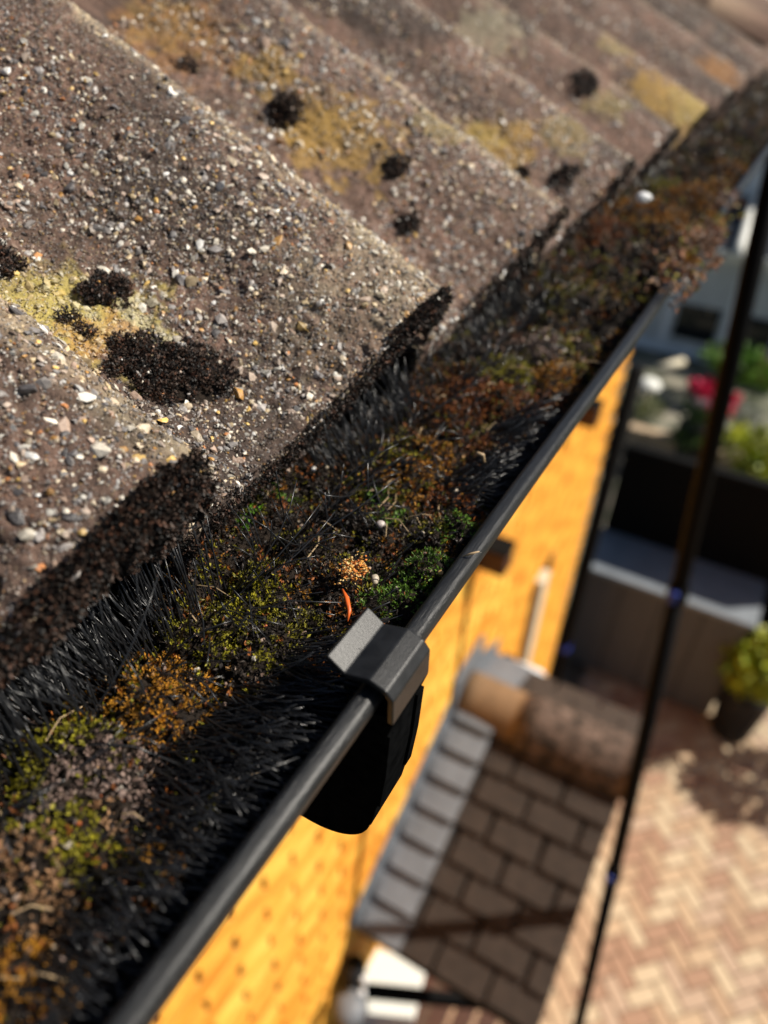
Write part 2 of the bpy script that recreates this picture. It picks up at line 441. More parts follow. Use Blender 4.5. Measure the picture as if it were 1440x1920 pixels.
def build_tile(k, ds, us, npeb, ngrit, course=0, gu=.24):
    yc = CREST0 + PITCH * k; u0 = course * .335; lift = .017 * course
    prof = profile(ds); d, h, nd, nh = prof; nj = len(d)
    # rows: down the butt end first, then up the slope
    vfront = np.arange(.015, 0, -max(ds, .0012))
    rows = []; R = .003
    for v in vfront: rows.append(('f', v))
    for u in us: rows.append(('u', u))
    Vs = []; Ns = []
    D = d + yc
    chip = (vnoise(np.stack([D, D * 0, D * 0 + k], 1), 75, 19, 3) - .5) * .0065
    NN = nd[:, None] * EY + nh[:, None] * NR
    for kind, t in rows:
        if kind == 'f':
            uu = u0 + max(0.0, R - t) * .6; P = roofP(D, uu + chip, h + lift - t); Nn = unit(np.tile(-SR, (nj, 1)) + NN * .15)
        else:
            P = roofP(D, u0 + t + R * .4 + chip * math.exp(-t / .008), h + lift); Nn = NN
        Vs.append(P); Ns.append(Nn)
    V = np.concatenate(Vs); Nn = np.concatenate(Ns); nr = len(rows)
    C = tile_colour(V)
    V = V + Nn * disp(V, ds < .0015)[:, None]
    i, j = np.meshgrid(np.arange(nr - 1), np.arange(nj - 1), indexing='ij')
    q = (i * nj + j).ravel(); F = np.stack([q, q + 1, q + nj + 1, q + nj], 1)
    if k >= 7:
        y = V[:, 1]; u = (V - E0) @ SR
        bad = hip_cut(y, u); F = F[~bad[F].any(1)]
        if len(F) == 0: return None
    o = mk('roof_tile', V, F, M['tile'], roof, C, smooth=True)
    # grit and pebbles laid bare in the worn surface
    def spots(n):
        dd, hh, a, b, u = tile_samples(prof, n, gu, 0)
        P = roofP(dd + yc, u + u0, hh + lift); Nn = unit(a[:, None] * EY + b[:, None] * NR)
        front = rng.uniform(size=n) < .05
        t = rng.uniform(.001, .014, n)
        P[front] = roofP((dd + yc)[front], np.full(front.sum(), u0), (hh + lift)[front] - t[front])
        Nn[front] = -SR
        if k >= 7:
            ok = ~hip_cut(P[:, 1], (P - E0) @ SR); P = P[ok]; Nn = Nn[ok]
        return P + Nn * disp(P, False)[:, None], Nn
    parts = []
    if npeb:
        P, Nn = spots(npeb); n = len(P)
        dens = vnoise(P, 45, 77, 2); us_ = (P - E0) @ SR - u0; ok = dens > .30 + .22 * np.clip(us_ / .2, 0, 1) * rng.uniform(0, 1, n); P = P[ok]; Nn = Nn[ok]; n = len(P)
        size = np.clip(np.exp(rng.normal(math.log(.00064), .50, n)), .00030, .0026)
        c = PEB[rng.choice(len(PEB), n, p=PEB_W)] * rng.uniform(.35, 1.25, (n, 1))
        c = lichen_tint(P, c, .5)
        parts.append(stones(P, Nn, size, c, flat=.5, jit=.17, sink=.32))
        o2 = None
    if npeb:
        V, F, C = join(parts); mk('embedded_pebbles', V, F, M['grit'], o, C, kind='stuff')
    if ngrit:
        P, Nn = spots(ngrit); n = len(P)
        size = rng.uniform(.00022, .00062, n)
        c = PEB[rng.choice(len(PEB), n, p=PEB_W)] * rng.uniform(.35, .85, (n, 1))
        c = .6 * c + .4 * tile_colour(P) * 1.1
        V, F, C = stones(P, Nn, size, c, flat=.8, jit=.2, base='oct', sink=.2)
        mk('surface_grit', V, F, M['grit'], o, C, kind='stuff')
    return o

U_FINE = np.r_[np.arange(0, .245, .0008), np.linspace(.25, .40, 8)]
U_MID = np.r_[np.arange(0, .245, .0016), np.linspace(.25, .40, 8)]
U_FAR = np.r_[np.arange(0, .24, .0035), np.linspace(.25, .40, 8)]
for k in range(-3, 11):
    if k in (0, 1): build_tile(k, .0008, U_FINE, 14000, 46000)
    elif k == 2: build_tile(k, .0014, U_MID, 11000, 22000)
    elif k == 3: build_tile(k, .002, U_MID, 9000, 9000)
    elif k < 0: build_tile(k, .004, U_FAR, 500, 0, gu=.1)
    else: build_tile(k, .003, U_FAR, 3200, 3000)
for k in range(-3, 9):
    build_tile(k, .004, np.linspace(0, .40, 60), 1500, 1500, course=1)
for k in range(-3, 8):
    build_tile(k, .008, np.linspace(0, .40, 14), 0, 0, course=2)
# half round hip tiles running up from the far corner
hipdir = np.array([-cos(TH), -cos(TH), sin(TH)]); hipdir /= np.linalg.norm(hipdir)
hp0 = E0 + np.array([0, 1.69, .012])
sidev = np.cross(hipdir, (0, 0, 1)); sidev /= np.linalg.norm(sidev); upv = np.cross(sidev, hipdir)
for i in range(4):
    a0 = hp0 + hipdir * (.26 * i - .02); a1 = hp0 + hipdir * (.26 * i + .27)
    V = []; n = 16
    for a, r in ((a0, .066), (a0 + hipdir * .13, .063), (a1, .060)):
        for rr in (r, r - .012):
            for t in np.linspace(-.1, pi + .1, n):
                V.append(a + rr * (cos(t) * sidev + sin(t) * upv) + upv * (.004 * i))
    V = np.array(V); F = []
    for s_ in (0, 1):
        for j in range(n - 1):
            o_ = s_ * 2 * n
            F.append((o_ + j, o_ + j + 1, o_ + 2 * n + j + 1, o_ + 2 * n + j)); F.append((o_ + n + j + 1, o_ + n + j, o_ + 3 * n + j, o_ + 3 * n + j + 1))
    for o_ in (0, 4 * n):
        for j in range(n - 1): F.append((o_ + j, o_ + n + j, o_ + n + j + 1, o_ + j + 1))
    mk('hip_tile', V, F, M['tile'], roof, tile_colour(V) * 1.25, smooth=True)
# the hip end slope beyond
V = [E0 + (0, 1.70, .004), E0 + np.array([-1.5, 1.70, .004]), E0 + np.array([-1.5 , 1.70 - 1.5 * cos(TH) , 1.5 * math.tan(TH)])]
ml = MB(); e_ = E0
ml.add([e_ + (0, 1.72, -.02), e_ + (-1.2, 1.72, -.02), e_ + (-1.2, .52, 1.2 * math.tan(TH) - .02), e_ + (-.9, .82, .9 * math.tan(TH) - .02)], [(0, 1, 2, 3)])
ml.build('hip_end_slope', M['dark_timber'], roof)
# ------------------------------------------------------------------ moss cushions on the tiles
BROWN = np.array([.030, .019, .014]); BLACKM = np.array([.013, .012, .011]); REDB = np.array([.055, .026, .016])
def cushion(px, py, ry, ru, hgt, n, label, cat='moss cushion', palette=(BROWN, BLACKM, REDB), size=.0016, rot=0.0, hh=None):
    y0, u0, z = on_roof(px, py, .012 if hh is None else hh)
    th = rng.uniform(0, 2 * pi, n); rr = np.sqrt(rng.uniform(0, 1, n))
    edge = .55 + .85 * vnoise(np.stack([np.cos(th), np.sin(th), np.full(n, px * .01)], 1), 1.6, int(px), 2)
    a = rr * np.cos(th) * ry * edge; b = rr * np.sin(th) * ru * edge
    yy = y0 + a * cos(rot) - b * sin(rot); uu = u0 + a * sin(rot) + b * cos(rot)
    lump = vnoise(np.stack([yy, uu, uu * 0], 1), 260, int(px), 2)
    top = hgt * (np.sqrt(np.clip(1 - rr ** 2, 0, 1)) * .6 + .9 * (lump - .4))
    clump = vnoise(np.stack([yy, uu, uu * 0], 1), 420, int(px) + 3, 2)
    kp = (clump + .60 * (1 - rr) > .56)
    yy, uu, top, a, b, rr = yy[kp], uu[kp], top[kp], a[kp], b[kp], rr[kp]; n = len(yy)
    h = tile_height(yy) + np.clip(top, -.0005, None) * rng.uniform(.5, 1.0, n)
    P = roofP(yy, uu, h)
    Nn = unit(NR + (a / ry)[:, None] * EY * .5 + (b / ru)[:, None] * SR * .5 + .5 * rng.normal(size=(n, 3)))
    pal = np.array(palette); w = np.array([.50, .32, .18])[:len(pal)]; w /= w.sum()
    c = pal[rng.choice(len(pal), n, p=w)] * rng.uniform(.5, 1.9, (n, 1))
    q_ = rng.uniform(size=n) < .5
    V1 = tufts(P[q_], Nn[q_], size * .62 * rng.uniform(.6, 1.5, q_.sum()), c[q_], leaves=7, width=.30)
    V, F, C = V1
    V2, F2, C2 = stones(P[~q_], Nn[~q_], size * .30 * rng.uniform(.5, 1.6, (~q_).sum()), c[~q_] * 1.2, flat=.8, jit=.3, base='oct', sink=0)
    # a solid peaty core beneath the shoots
    g = 22; q = np.linspace(-1, 1, g); A, B = np.meshgrid(q, q); rr2 = A ** 2 + B ** 2
    ya = y0 + A * ry * .9 * cos(rot) - B * ru * .9 * sin(rot); ub = u0 + A * ry * .9 * sin(rot) + B * ru * .9 * cos(rot)
    hc = tile_height(ya) - .0012 + hgt * .5 * np.sqrt(np.clip(1 - rr2, 0, 1)) - .002 * (rr2 > 1)
    Pc = roofP(ya.ravel(), ub.ravel(), hc.ravel())
    org = roofP(y0, u0, float(tile_height(np.array([y0]))[0]))
    i, j = np.meshgrid(np.arange(g - 1), np.arange(g - 1), indexing='ij'); qq = (i * g + j).ravel()
    ok = rr2.ravel()[qq] < 1.0
    Fc = np.stack([qq, qq + g, qq + g + 1, qq + 1], 1)[ok]
    t = thing('moss_cushion', label, cat, tuple(org))
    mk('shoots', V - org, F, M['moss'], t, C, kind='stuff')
    mk('peaty_core', Pc - org, Fc, M['soil'], t, smooth=True)
    mk('crumbs', V2 - org, F2, M['moss'], t, C2, kind='stuff')
    # bits of grit caught on it
    m_ = max(3, n // 120); s = rng.integers(0, n, m_)
    Vp, Fp, Cp = stones(P[s] + Nn[s] * .001, Nn[s], rng.uniform(.0003, .0008, m_), PEB[rng.choice(len(PEB), m_)], jit=.12)
    mk('caught_grit', Vp - org, Fp, M['grit'], t, Cp, kind='stuff')
    return t

cushion(322, 700, .022, .016, .0065, 3800, 'largest black moss cushion in the pan between the two nearest tile rolls', rot=-.9)
cushion(255, 665, .010, .010, .005, 1300, 'low black moss cushion joined to the uphill side of the largest cushion', rot=-.5)
cushion(196, 553, .0095, .008, .005, 1500, 'small black moss cushion above the yellow lichen crust')
cushion(4, 495, .007, .008, .004, 800, 'black moss cushion cut by the left edge of the photo')
cushion(140, 608, .004, .009, .003, 300, 'tiny black moss tuft growing in the middle of the yellow lichen')
cushion(530, 217, .009, .010, .010, 1500, 'round black moss ball standing on the second roll beside ochre lichen')
cushion(738, 318, .0085, .007, .006, 700, 'dark moss tuft in the blurred pan downhill of the round moss ball')
cushion(760, 425, .008, .006, .006, 700, 'dark moss tuft beside the crest of the second nearest roll')
cushion(352, 128, .006, .006, .003, 250, 'scrap of dark moss against the upper crest of the second roll')
cushion(1095, 155, .018, .015, .005, 420, 'soft grey black moss patch on the far blurred tiles', size=.003)
cushion(1052, 340, .012, .009, .004, 300, 'faint brown moss patch just above the far eaves', size=.003)
cushion(975, 330, .008, .005, .004, 160, 'narrow dark moss scrap beside an ochre lichen near the far eaves', size=.003)

def eaves_moss(y0, y1, n, label, size=.0018, drop=.016, back=.012, thick=.005, palette=(BROWN, BLACKM, REDB)):
    """moss fringe hanging on the butt end of a tile"""
    yy = rng.uniform(y0, y1, n)
    t = rng.uniform(-back, drop, n)
    w = vnoise(np.stack([yy, yy * 0, yy * 0], 1), 90, int(abs(y0) * 1000), 3)
    t = t * (.5 + .9 * w)
    up = t < 0
    h = tile_height(yy) - np.where(up, 0, t)
    u = np.where(up, -t, 0)
    off = rng.uniform(0, 1, n) * thick * (.4 + w)
    P = roofP(yy, u - np.where(up, 0, off), h + np.where(up, off * .6, 0))
    Nn = np.where(up[:, None], unit(NR - .5 * SR[None])[0], unit((-SR + .25 * NR)[None])[0])
    Nn = unit(Nn + .4 * rng.normal(size=(n, 3)))
    pal = np.array(palette); ww = np.array([.5, .35, .15])[:len(pal)]; ww /= ww.sum()
    c = pal[rng.choice(len(pal), n, p=ww)] * rng.uniform(.5, 1.8, (n, 1))
    V, F, C = tufts(P, Nn, size * .6 * rng.uniform(.5, 1.5, n), c, leaves=7, width=.34)
    org = roofP((y0 + y1) / 2, 0, float(tile_height(np.array([(y0 + y1) / 2]))[0]))
    o = mk('eaves_moss', V - org, F, M['moss'], None, C)
    o.location = org; o['kind'] = 'stuff'
    tag(o, label, 'moss')
    return o
eaves_moss(.088, .119, 6500, 'brown crumbly moss clinging to the eaves corner of the nearest roll', thick=.005, drop=.018, back=.004, size=.0018)
eaves_moss(.030, .095, 9500, 'dark moss fringe along the shaded lower edge of the nearest tile', thick=.004, drop=.017, back=.004, size=.0018)
eaves_moss(.225, .270, 2600, 'black moss fringe on the eaves corner of the second nearest roll', drop=.014, back=.003, thick=.002)
eaves_moss(.130, .225, 1500, 'thin dark moss along the eaves edge of the second nearest tile', drop=.014, back=.001, thick=.0015)
for k in range(2, 9):
    eaves_moss(CREST0 + PITCH * k - .10, CREST0 + PITCH * k + .01, 700,
               'ragged dark moss on the blurred eaves, tile %s counting away from the second roll' % ['one', 'two', 'three', 'four', 'five', 'six', 'seven'][k - 2],
               size=.0028, drop=.014, back=.002, thick=.002)

# ------------------------------------------------------------------ gutter, bracket, brush
GX, GZ, GR = -.112, -.147, .0545
gutter = thing('gutter', 'black half round plastic gutter filled with brush, moss and debris', 'gutter')
prof = []
for t in np.linspace(pi, 2 * pi, 40): prof.append((GX + GR * cos(t), GZ + GR * sin(t)))
prof += [(GX + GR + .0006, GZ - .0030), (GX + GR + .0028, GZ - .0036), (GX + GR + .0036, GZ - .0018), (GX + GR + .0035, GZ + .0006), (GX + GR + .0026, GZ + .0020),
         (GX + GR + .0016, GZ + .0026), (GX + GR + .0006, GZ + .0023), (GX + GR - .0003, GZ + .0027), (GX + GR - .0012, GZ + .0024), (GX + GR - .0022, GZ + .0017), (GX + GR - .0026, GZ + .0002)]
for t in np.linspace(2 * pi, pi, 40): prof.append((GX + (GR - .0022) * cos(t), GZ + (GR - .0022) * sin(t) - .0001))
prof += [(GX - GR + .0005, GZ + .004), (GX - GR - .001, GZ + .004)]
prof = np.array(prof); npf = len(prof)
ys = np.r_[np.linspace(-.35, 0, 8), np.arange(.01, .5, .01), np.linspace(.52, 1.86, 40)]
V = np.concatenate([np.stack([prof[:, 0], np.full(npf, y), prof[:, 1]], 1) for y in ys])
wob = (vnoise(V * [0, 1, 0], 9, 4, 2) - .5) * .0012
V[:, 0] += wob * np.clip((V[:, 2] + .19) / .04, 0, 1)
F = []
for i in range(len(ys) - 1):
    for j in range(npf):
        a = i * npf + j; b = i * npf + (j + 1) % npf
        F.append((a, a + npf, b + npf, b))
mk('channel', V, F, M['pvc'], gutter, smooth=True)
# specks of dust and grit lying on the rim
n = 2600
yy = rng.uniform(.0, .6, n); xx = GX + GR + rng.uniform(-.0022, .0032, n)
P = np.stack([xx, yy, np.full(n, GZ + .0022) - .25 * np.abs(xx - (GX + GR + .0005))], 1)
V, F, C = stones(P, np.tile([0, 0, 1.], (n, 1)), rng.uniform(.00004, .00016, n), np.array([.35, .33, .3]) * rng.uniform(.4, 1.3, (n, 1)), base='oct')
mk('rim_dust', V, F, M['grit'], gutter, C, kind='stuff')

def bracket(yc, label):
    t = thing('gutter_bracket', label, 'gutter bracket', (0, yc, 0))
    ox = GX + GR
    # outline: inner raised lip, valley, over the bead, down the front, round the bottom, up the back
    top = [(ox - .0112, GZ + .0088), (ox - .0060, GZ + .0052), (ox + .0010, GZ + .0072), (ox + .0058, GZ + .0056), (ox + .0080, GZ + .0030), (ox + .0082, GZ - .006)]
    dn = [(ox + .0066, GZ - .012), (ox + .0060, GZ - .030), (ox + .0046, GZ - .046), (ox + .0028, GZ - .058)]
    arc = [(ox - .020 + .0225 * cos(q), GZ - .056 + .0195 * sin(q)) for q in np.linspace(-.12, -pi / 2, 22)]
    bot = [(ox - .050, GZ - .0755), (GX, GZ - .0752), (GX - .035, GZ - .068), (GX - GR - .004, GZ - .045), (GX - GR - .005, GZ + .006)]
    inn = [(GX - GR - .0018, GZ + .006)] + [(GX + (GR + .0012) * cos(q), GZ + (GR + .0012) * sin(q)) for q in np.linspace(pi, 2 * pi - .22, 26)]
    inn += [(ox + .0012, GZ - .006), (ox + .0052, GZ - .0045), (ox + .0056, GZ + .0022), (ox + .0030, GZ + .0040), (ox - .0030, GZ + .0036), (ox - .0066, GZ + .0026), (ox - .0128, GZ + .0098)]
    poly = top[-1:] + dn + arc + bot + inn[:29] + [(ox + .0056, GZ - .0055)]
    capo = top; capi = [(ox + .0064, GZ - .006), (ox + .0062, GZ + .0024), (ox + .0050, GZ + .0040), (ox + .0012, GZ + .0052), (ox - .0054, GZ + .0034), (ox - .0124, GZ + .0074)]
    mc = MB(); mc.prism((capo + capi)[::-1], 'y', -.0101, .0101); mc.build('lipped_cap', M['pvc_cap'], t, bevel=.0004, seg=2)
    m1 = MB(); m1.prism(poly[::-1], 'y', -.0098, .0098)
    m1.build('strap', M['pvc_clip'], t, bevel=.0005, seg=2)
    # stiffening rib down the outer face and flat flange
    for y0_, y1_ in ((.0060, .0097), (-.0097, -.0076)):
        out = [(x + .0008, z) for x, z in dn[:3]]; inn_ = [(x - .001, z) for x, z in dn[:3]]
        m2 = MB(); m2.prism((out + inn_[::-1])[::-1], 'y', y0_, y1_)
        m2.build('rib', M['pvc_clip'], t)
    return t
bracket(.1115, 'black plastic gutter bracket with raised lip in sharp focus')

brush = thing('gutter_brush', 'black bristled hedgehog brush lying along the inside of the gutter', 'brush', (0, 0, 0))
BX, BZ = -.113, -.186
mb = MB()
mb.tube([(BX + .001 * sin(y * 60), y, BZ + .001 * cos(y * 60)) for y in np.linspace(-.3, 1.8, 120)], .0028, 8)
mb.build('twisted_wire_core', M['pole'], brush)
def bristles(n, y0, y1, rad, amin, amax, Lmin=.040, Lmax=.056, curl=.3, seed=0, lean=0.0, keep=None, core=None, ls=.22):
    BX, BZ = core or (-.113, -.186)
    S = 6; K = 4
    y = rng.uniform(y0, y1, n)
    if keep is not None: y = y[rng.uniform(size=n) < keep(y)]; n = len(y)
    a = rng.uniform(amin, amax, n)
    L = rng.uniform(Lmin, Lmax, n); ln = rng.normal(lean, ls, n)
    cu = rng.normal(0, curl, n); cy = rng.normal(0, curl * .6, n)
    s = np.linspace(0.12, 1, S)
    ang = a[:, None] + cu[:, None] * s ** 2 * .5
    x = BX + L[:, None] * s * np.cos(ang); z = BZ + L[:, None] * s * np.sin(ang)
    yy = y[:, None] + L[:, None] * (ln[:, None] * s + cy[:, None] * s ** 2 * .5)
    P = np.stack([x, yy, z], 2)
    # keep inside the channel and under the tiles
    lim = GX + GR - .0035
    P[..., 0] = np.minimum(P[..., 0], lim - rng.uniform(0, .002, (n, 1)))
    lowz = np.minimum(P[..., 2] - GZ, 0); dx = P[..., 0] - GX; rr_ = np.hypot(dx, lowz); sc_ = np.minimum(1, (GR - .0035) / np.maximum(rr_, 1e-6))
    P[..., 0] = GX + dx * sc_; P[..., 2] = np.where(lowz < 0, GZ + lowz * sc_, P[..., 2])
    T = np.gradient(P, axis=1); T /= np.linalg.norm(T, axis=2, keepdims=True)
    A = np.cross(T, np.array([.3, .9, .2])); A /= np.linalg.norm(A, axis=2, keepdims=True); B = np.cross(T, A)
    r = rad * np.array([1, 1, 1, 1, 1.0, .75])
    V = []
    for k in range(K):
        t = 2 * pi * k / K
        V.append(P + (cos(t) * A + sin(t) * B) * r[None, :, None])
    V = np.stack(V, 2).reshape(-1, 3)
    base = (np.arange(n) * S * K)[:, None, None]
    i, k = np.meshgrid(np.arange(S - 1), np.arange(K), indexing='ij')
    f = np.stack([i * K + k, i * K + (k + 1) % K, (i + 1) * K + (k + 1) % K, (i + 1) * K + k], 2).reshape(1, -1, 4)
    F = (f + base).reshape(-1, 4)
    caps = (np.array([[(S - 1) * K + q for q in range(K)]])[None] + base).reshape(-1, 4)
    return V, np.concatenate([F, caps])
def bare_left(y):
    """where the swept up bristles show between the tiles and the moss"""
    return np.interp(y, [-.2, .10, .125, .185, .205, .255, .28, .33, .38, .43, 1.8], [1, 1, .06, .06, .5, .5, .06, .35, .35, .1, .1])
sets = [bristles(1300, -.06, .30, .00025, radians(5), radians(38), Lmin=.046, Lmax=.058, lean=.05, curl=.18),
        bristles(700, -.06, .62, .00026, radians(-35), radians(8), lean=.05, curl=.35),
        bristles(4600, -.06, .75, .00027, radians(98), radians(162), Lmax=.062, curl=.16, lean=-.06, keep=bare_left),
        bristles(260, -.02, .60, .00024, radians(25), radians(100), Lmin=.034, Lmax=.048, curl=.8),
        bristles(1150, -.08, .118, .00025, radians(-2), radians(26), Lmin=.026, Lmax=.046, lean=.05, curl=.16, core=(-.104, -.164), ls=.28),
        bristles(600, .20, .28, .00025, radians(-6), radians(24), Lmin=.024, Lmax=.040, lean=.1, curl=.25, core=(-.102, -.166), ls=.25),
        bristles(260, -.05, .45, .00024, radians(10), radians(70), Lmin=.014, Lmax=.032, lean=.0, curl=.9, core=(-.118, -.160), ls=.8),
        bristles(700, .6, 1.8, .00045, radians(-30), radians(160), curl=.4)]
b_ = 0; Vs = []; Fs = []
for V, F in sets: Vs.append(V); Fs.append(F + b_); b_ += len(V)
mk('bristles', np.concatenate(Vs), np.concatenate(Fs), M['bristle'], brush, smooth=True, kind='stuff')

# ------------------------------------------------------------------ the moss and debris bed in the gutter
GREEN = (.062, .125, .010); BRIGHT = (.10, .24, .012); OLIVE = (.185, .165, .010); OCH = (.30, .135, .012); RB = (.19, .06, .012)
DK = (.016, .011, .008); PK = (.16, .11, .09); TN = (.25, .14, .07)
ZB = -.157
# (px, py, radius px, kind, mound height m)
BED = [(455, 1110, 75, OLIVE, .008), (430, 1165, 60, OLIVE, .007), (500, 1075, 50, OLIVE, .008), (525, 1140, 50, DK, .004),
       (850, 1010, 44, GREEN, .015), (800, 1090, 52, GREEN, .015), (755, 1130, 55, GREEN, .013), (715, 1145, 42, GREEN, .009), (690, 1060, 30, GREEN, .003),
       (455, 950, 26, BRIGHT, .002), (440, 985, 22, BRIGHT, .002), (485, 915, 24, GREEN, .003),
       (560, 990, 95, DK, .003), (650, 955, 100, DK, .003), (600, 880, 85, DK, .003), (690, 920, 36, GREEN, .003), (720, 960, 30, GREEN, .003), (760, 990, 70, DK, .003), (620, 1060, 75, DK, .003), (430, 1010, 45, DK, .002),
       (470, 1000, 60, DK, .003), (560, 930, 25, GREEN, .002), (660, 900, 30, OLIVE, .003), (820, 965, 22, GREEN, .003),
       (780, 880, 42, OCH, .006), (840, 935, 48, RB, .005), (735, 850, 45, OLIVE, .004), (810, 840, 40, OCH, .005), (860, 960, 30, RB, .004),
       (880, 740, 80, RB, .008), (950, 700, 60, OLIVE, .009), (1050, 700, 48, OCH, .009), (1000, 760, 60, RB, .005), (1010, 650, 55, PK, .009), (905, 640, 45, PK, .008), (1075, 650, 35, OLIVE, .008), (860, 610, 40, OLIVE, .006), (900, 820, 40, RB, .003),
       (330, 1290, 80, OCH, .009), (395, 1230, 65, OLIVE, .008), (270, 1335, 60, OCH, .007), (440, 1245, 55, OLIVE, .007), (500, 1200, 60, DK, .004), (470, 1290, 50, DK, .004),
       (560, 1250, 40, RB, .003), (565, 1380, 42, OCH, .003), (590, 1320, 30, DK, .002), (600, 1200, 50, DK, .002), (650, 1180, 40, RB, .002),
       (140, 1400, 70, OLIVE, .009), (60, 1400, 60, OLIVE, .007), (205, 1475, 70, PK, .006), (115, 1480, 60, PK, .006), (250, 1560, 70, DK, .004), (110, 1560, 85, OLIVE, .007),
       (285, 1620, 60, OCH, .008), (210, 1610, 55, OLIVE, .007), (60, 1630, 75, TN, .009), (60, 1720, 70, TN, .010), (40, 1830, 90, OCH, .010), (150, 1690, 70, DK, .005), (215, 1770, 60, DK, .003), (180, 1530, 45, TN, .005), (75, 1355, 40, PK, .004), (310, 1530, 35, DK, .003), (430, 1560, 25, BRIGHT, .001), (160, 1870, 60, DK, .004), (205, 1820, 45, TN, .005), (120, 1790, 50, PK, .006), (230, 1700, 40, RB, .004), (90, 1900, 60, OCH, .008),
       (1200, 440, 60, OCH, .016), (1290, 410, 48, OCH, .018), (1240, 480, 48, OCH, .014), (1180, 520, 60, DK, .008), (1130, 590, 60, DK, .007), (1060, 570, 50, OLIVE, .006), (1120, 480, 60, RB, .010),
       (1160, 410, 50, DK, .012), (1240, 380, 45, OLIVE, .014), (1275, 505, 26, PK, .012), (1000, 560, 50, DK, .004), (1330, 300, 45, DK, .020), (1290, 340, 45, DK, .018), (1395, 260, 40, DK, .020), (1340, 370, 30, OCH, .016), (1360, 330, 28, OCH, .014)]
BW = []
for (px, py, rp, c, hm) in BED:
    p = W(px, py, z=ZB); depth = float((RW.T @ p)[2])
    BW.append((p[0], p[1], rp * depth / FPX * 1.15, np.array(c), hm))
def bed_height(x, y):
    P = np.stack([x, y, x * 0], 1)
    z = np.full(len(x), ZB - .006) + (vnoise(P, 75, 41, 3) - .5) * .012 + (vnoise(P, 380, 42, 2) - .5) * .0036 - .006 * np.clip(vnoise(P, 130, 43, 2) - .56, 0, 1) * 4
    h = np.zeros(len(x))
    for (bx, by, br, c, hm) in BW:
        d2 = ((x - bx) ** 2 + (y - by) ** 2) / br ** 2
        h = np.maximum(h, hm * np.exp(-d2 * .7) * .9)
    z += h
    # slumps away from the front wall except where it spills over
    edge = bed_edge(y)
    z -= np.clip((x - edge) / .012, 0, 1) ** 1.5 * .030
    left = np.clip((-.122 - x) / .02, 0, 1); bl = np.interp(y, [-.2, .10, .125, .185, .205, .265, .29, .33, .40, .45, 1.8], [1, 1, -.7, -.7, .8, .8, -.5, .8, .8, -.7, -.7]); z -= left * .014 * bl
    z += np.interp(y, [.40, .48, .60, .72, 1.8], [0, .013, .013, .003, .003]) * (.6 + .8 * vnoise(P, 30, 47, 2))
    return z
def bed_edge(y):
    y = np.asarray(y, float)
    e = np.interp(y, [-.2, .02, .06, .085, .105, .125, .16, .19, .22, .27, .33, .40, .44, .58, .68, 1.8],
                  [-.074, -.074, -.083, -.080, -.075, -.060, -.058, -.061, -.076, -.078, -.062, -.060, -.048, -.045, -.064, -.064])
    return e + (vnoise(np.stack([y, y * 0, y * 0], 1), 70, 8, 2) - .5) * .008
gx = np.linspace(-.166, -.050, 90); gy = np.r_[np.arange(-.12, .5, .0016), np.arange(.5, 1.85, .006)]
X_, Y_ = np.meshgrid(gx, gy); Xf = X_.ravel(); Yf = Y_.ravel()
Zf = bed_height(Xf, Yf)
Zlim = GZ - np.sqrt(np.clip(GR ** 2 - (Xf - GX) ** 2, 0, None)) + .003
Zf = np.maximum(Zf, Zlim * (Yf < 9))
inside = (np.abs(Xf - GX) < GR - .0025) | ((Zf > GZ + .004) & (Xf > GX) & (Xf < -.048))
V = np.stack([Xf, Yf, Zf], 1); a, b = len(gy), len(gx)
i, j = np.meshgrid(np.arange(a - 1), np.arange(b - 1), indexing='ij'); q = (i * b + j).ravel()
F = np.stack([q, q + 1, q + b + 1, q + b], 1); F = F[inside[F].all(1)]
mk('gutter_compost', V, F, M['soil'], None, smooth=True, tag_=('dark wet compost bed lying in the gutter under the moss', 'compost', None, 'stuff'))

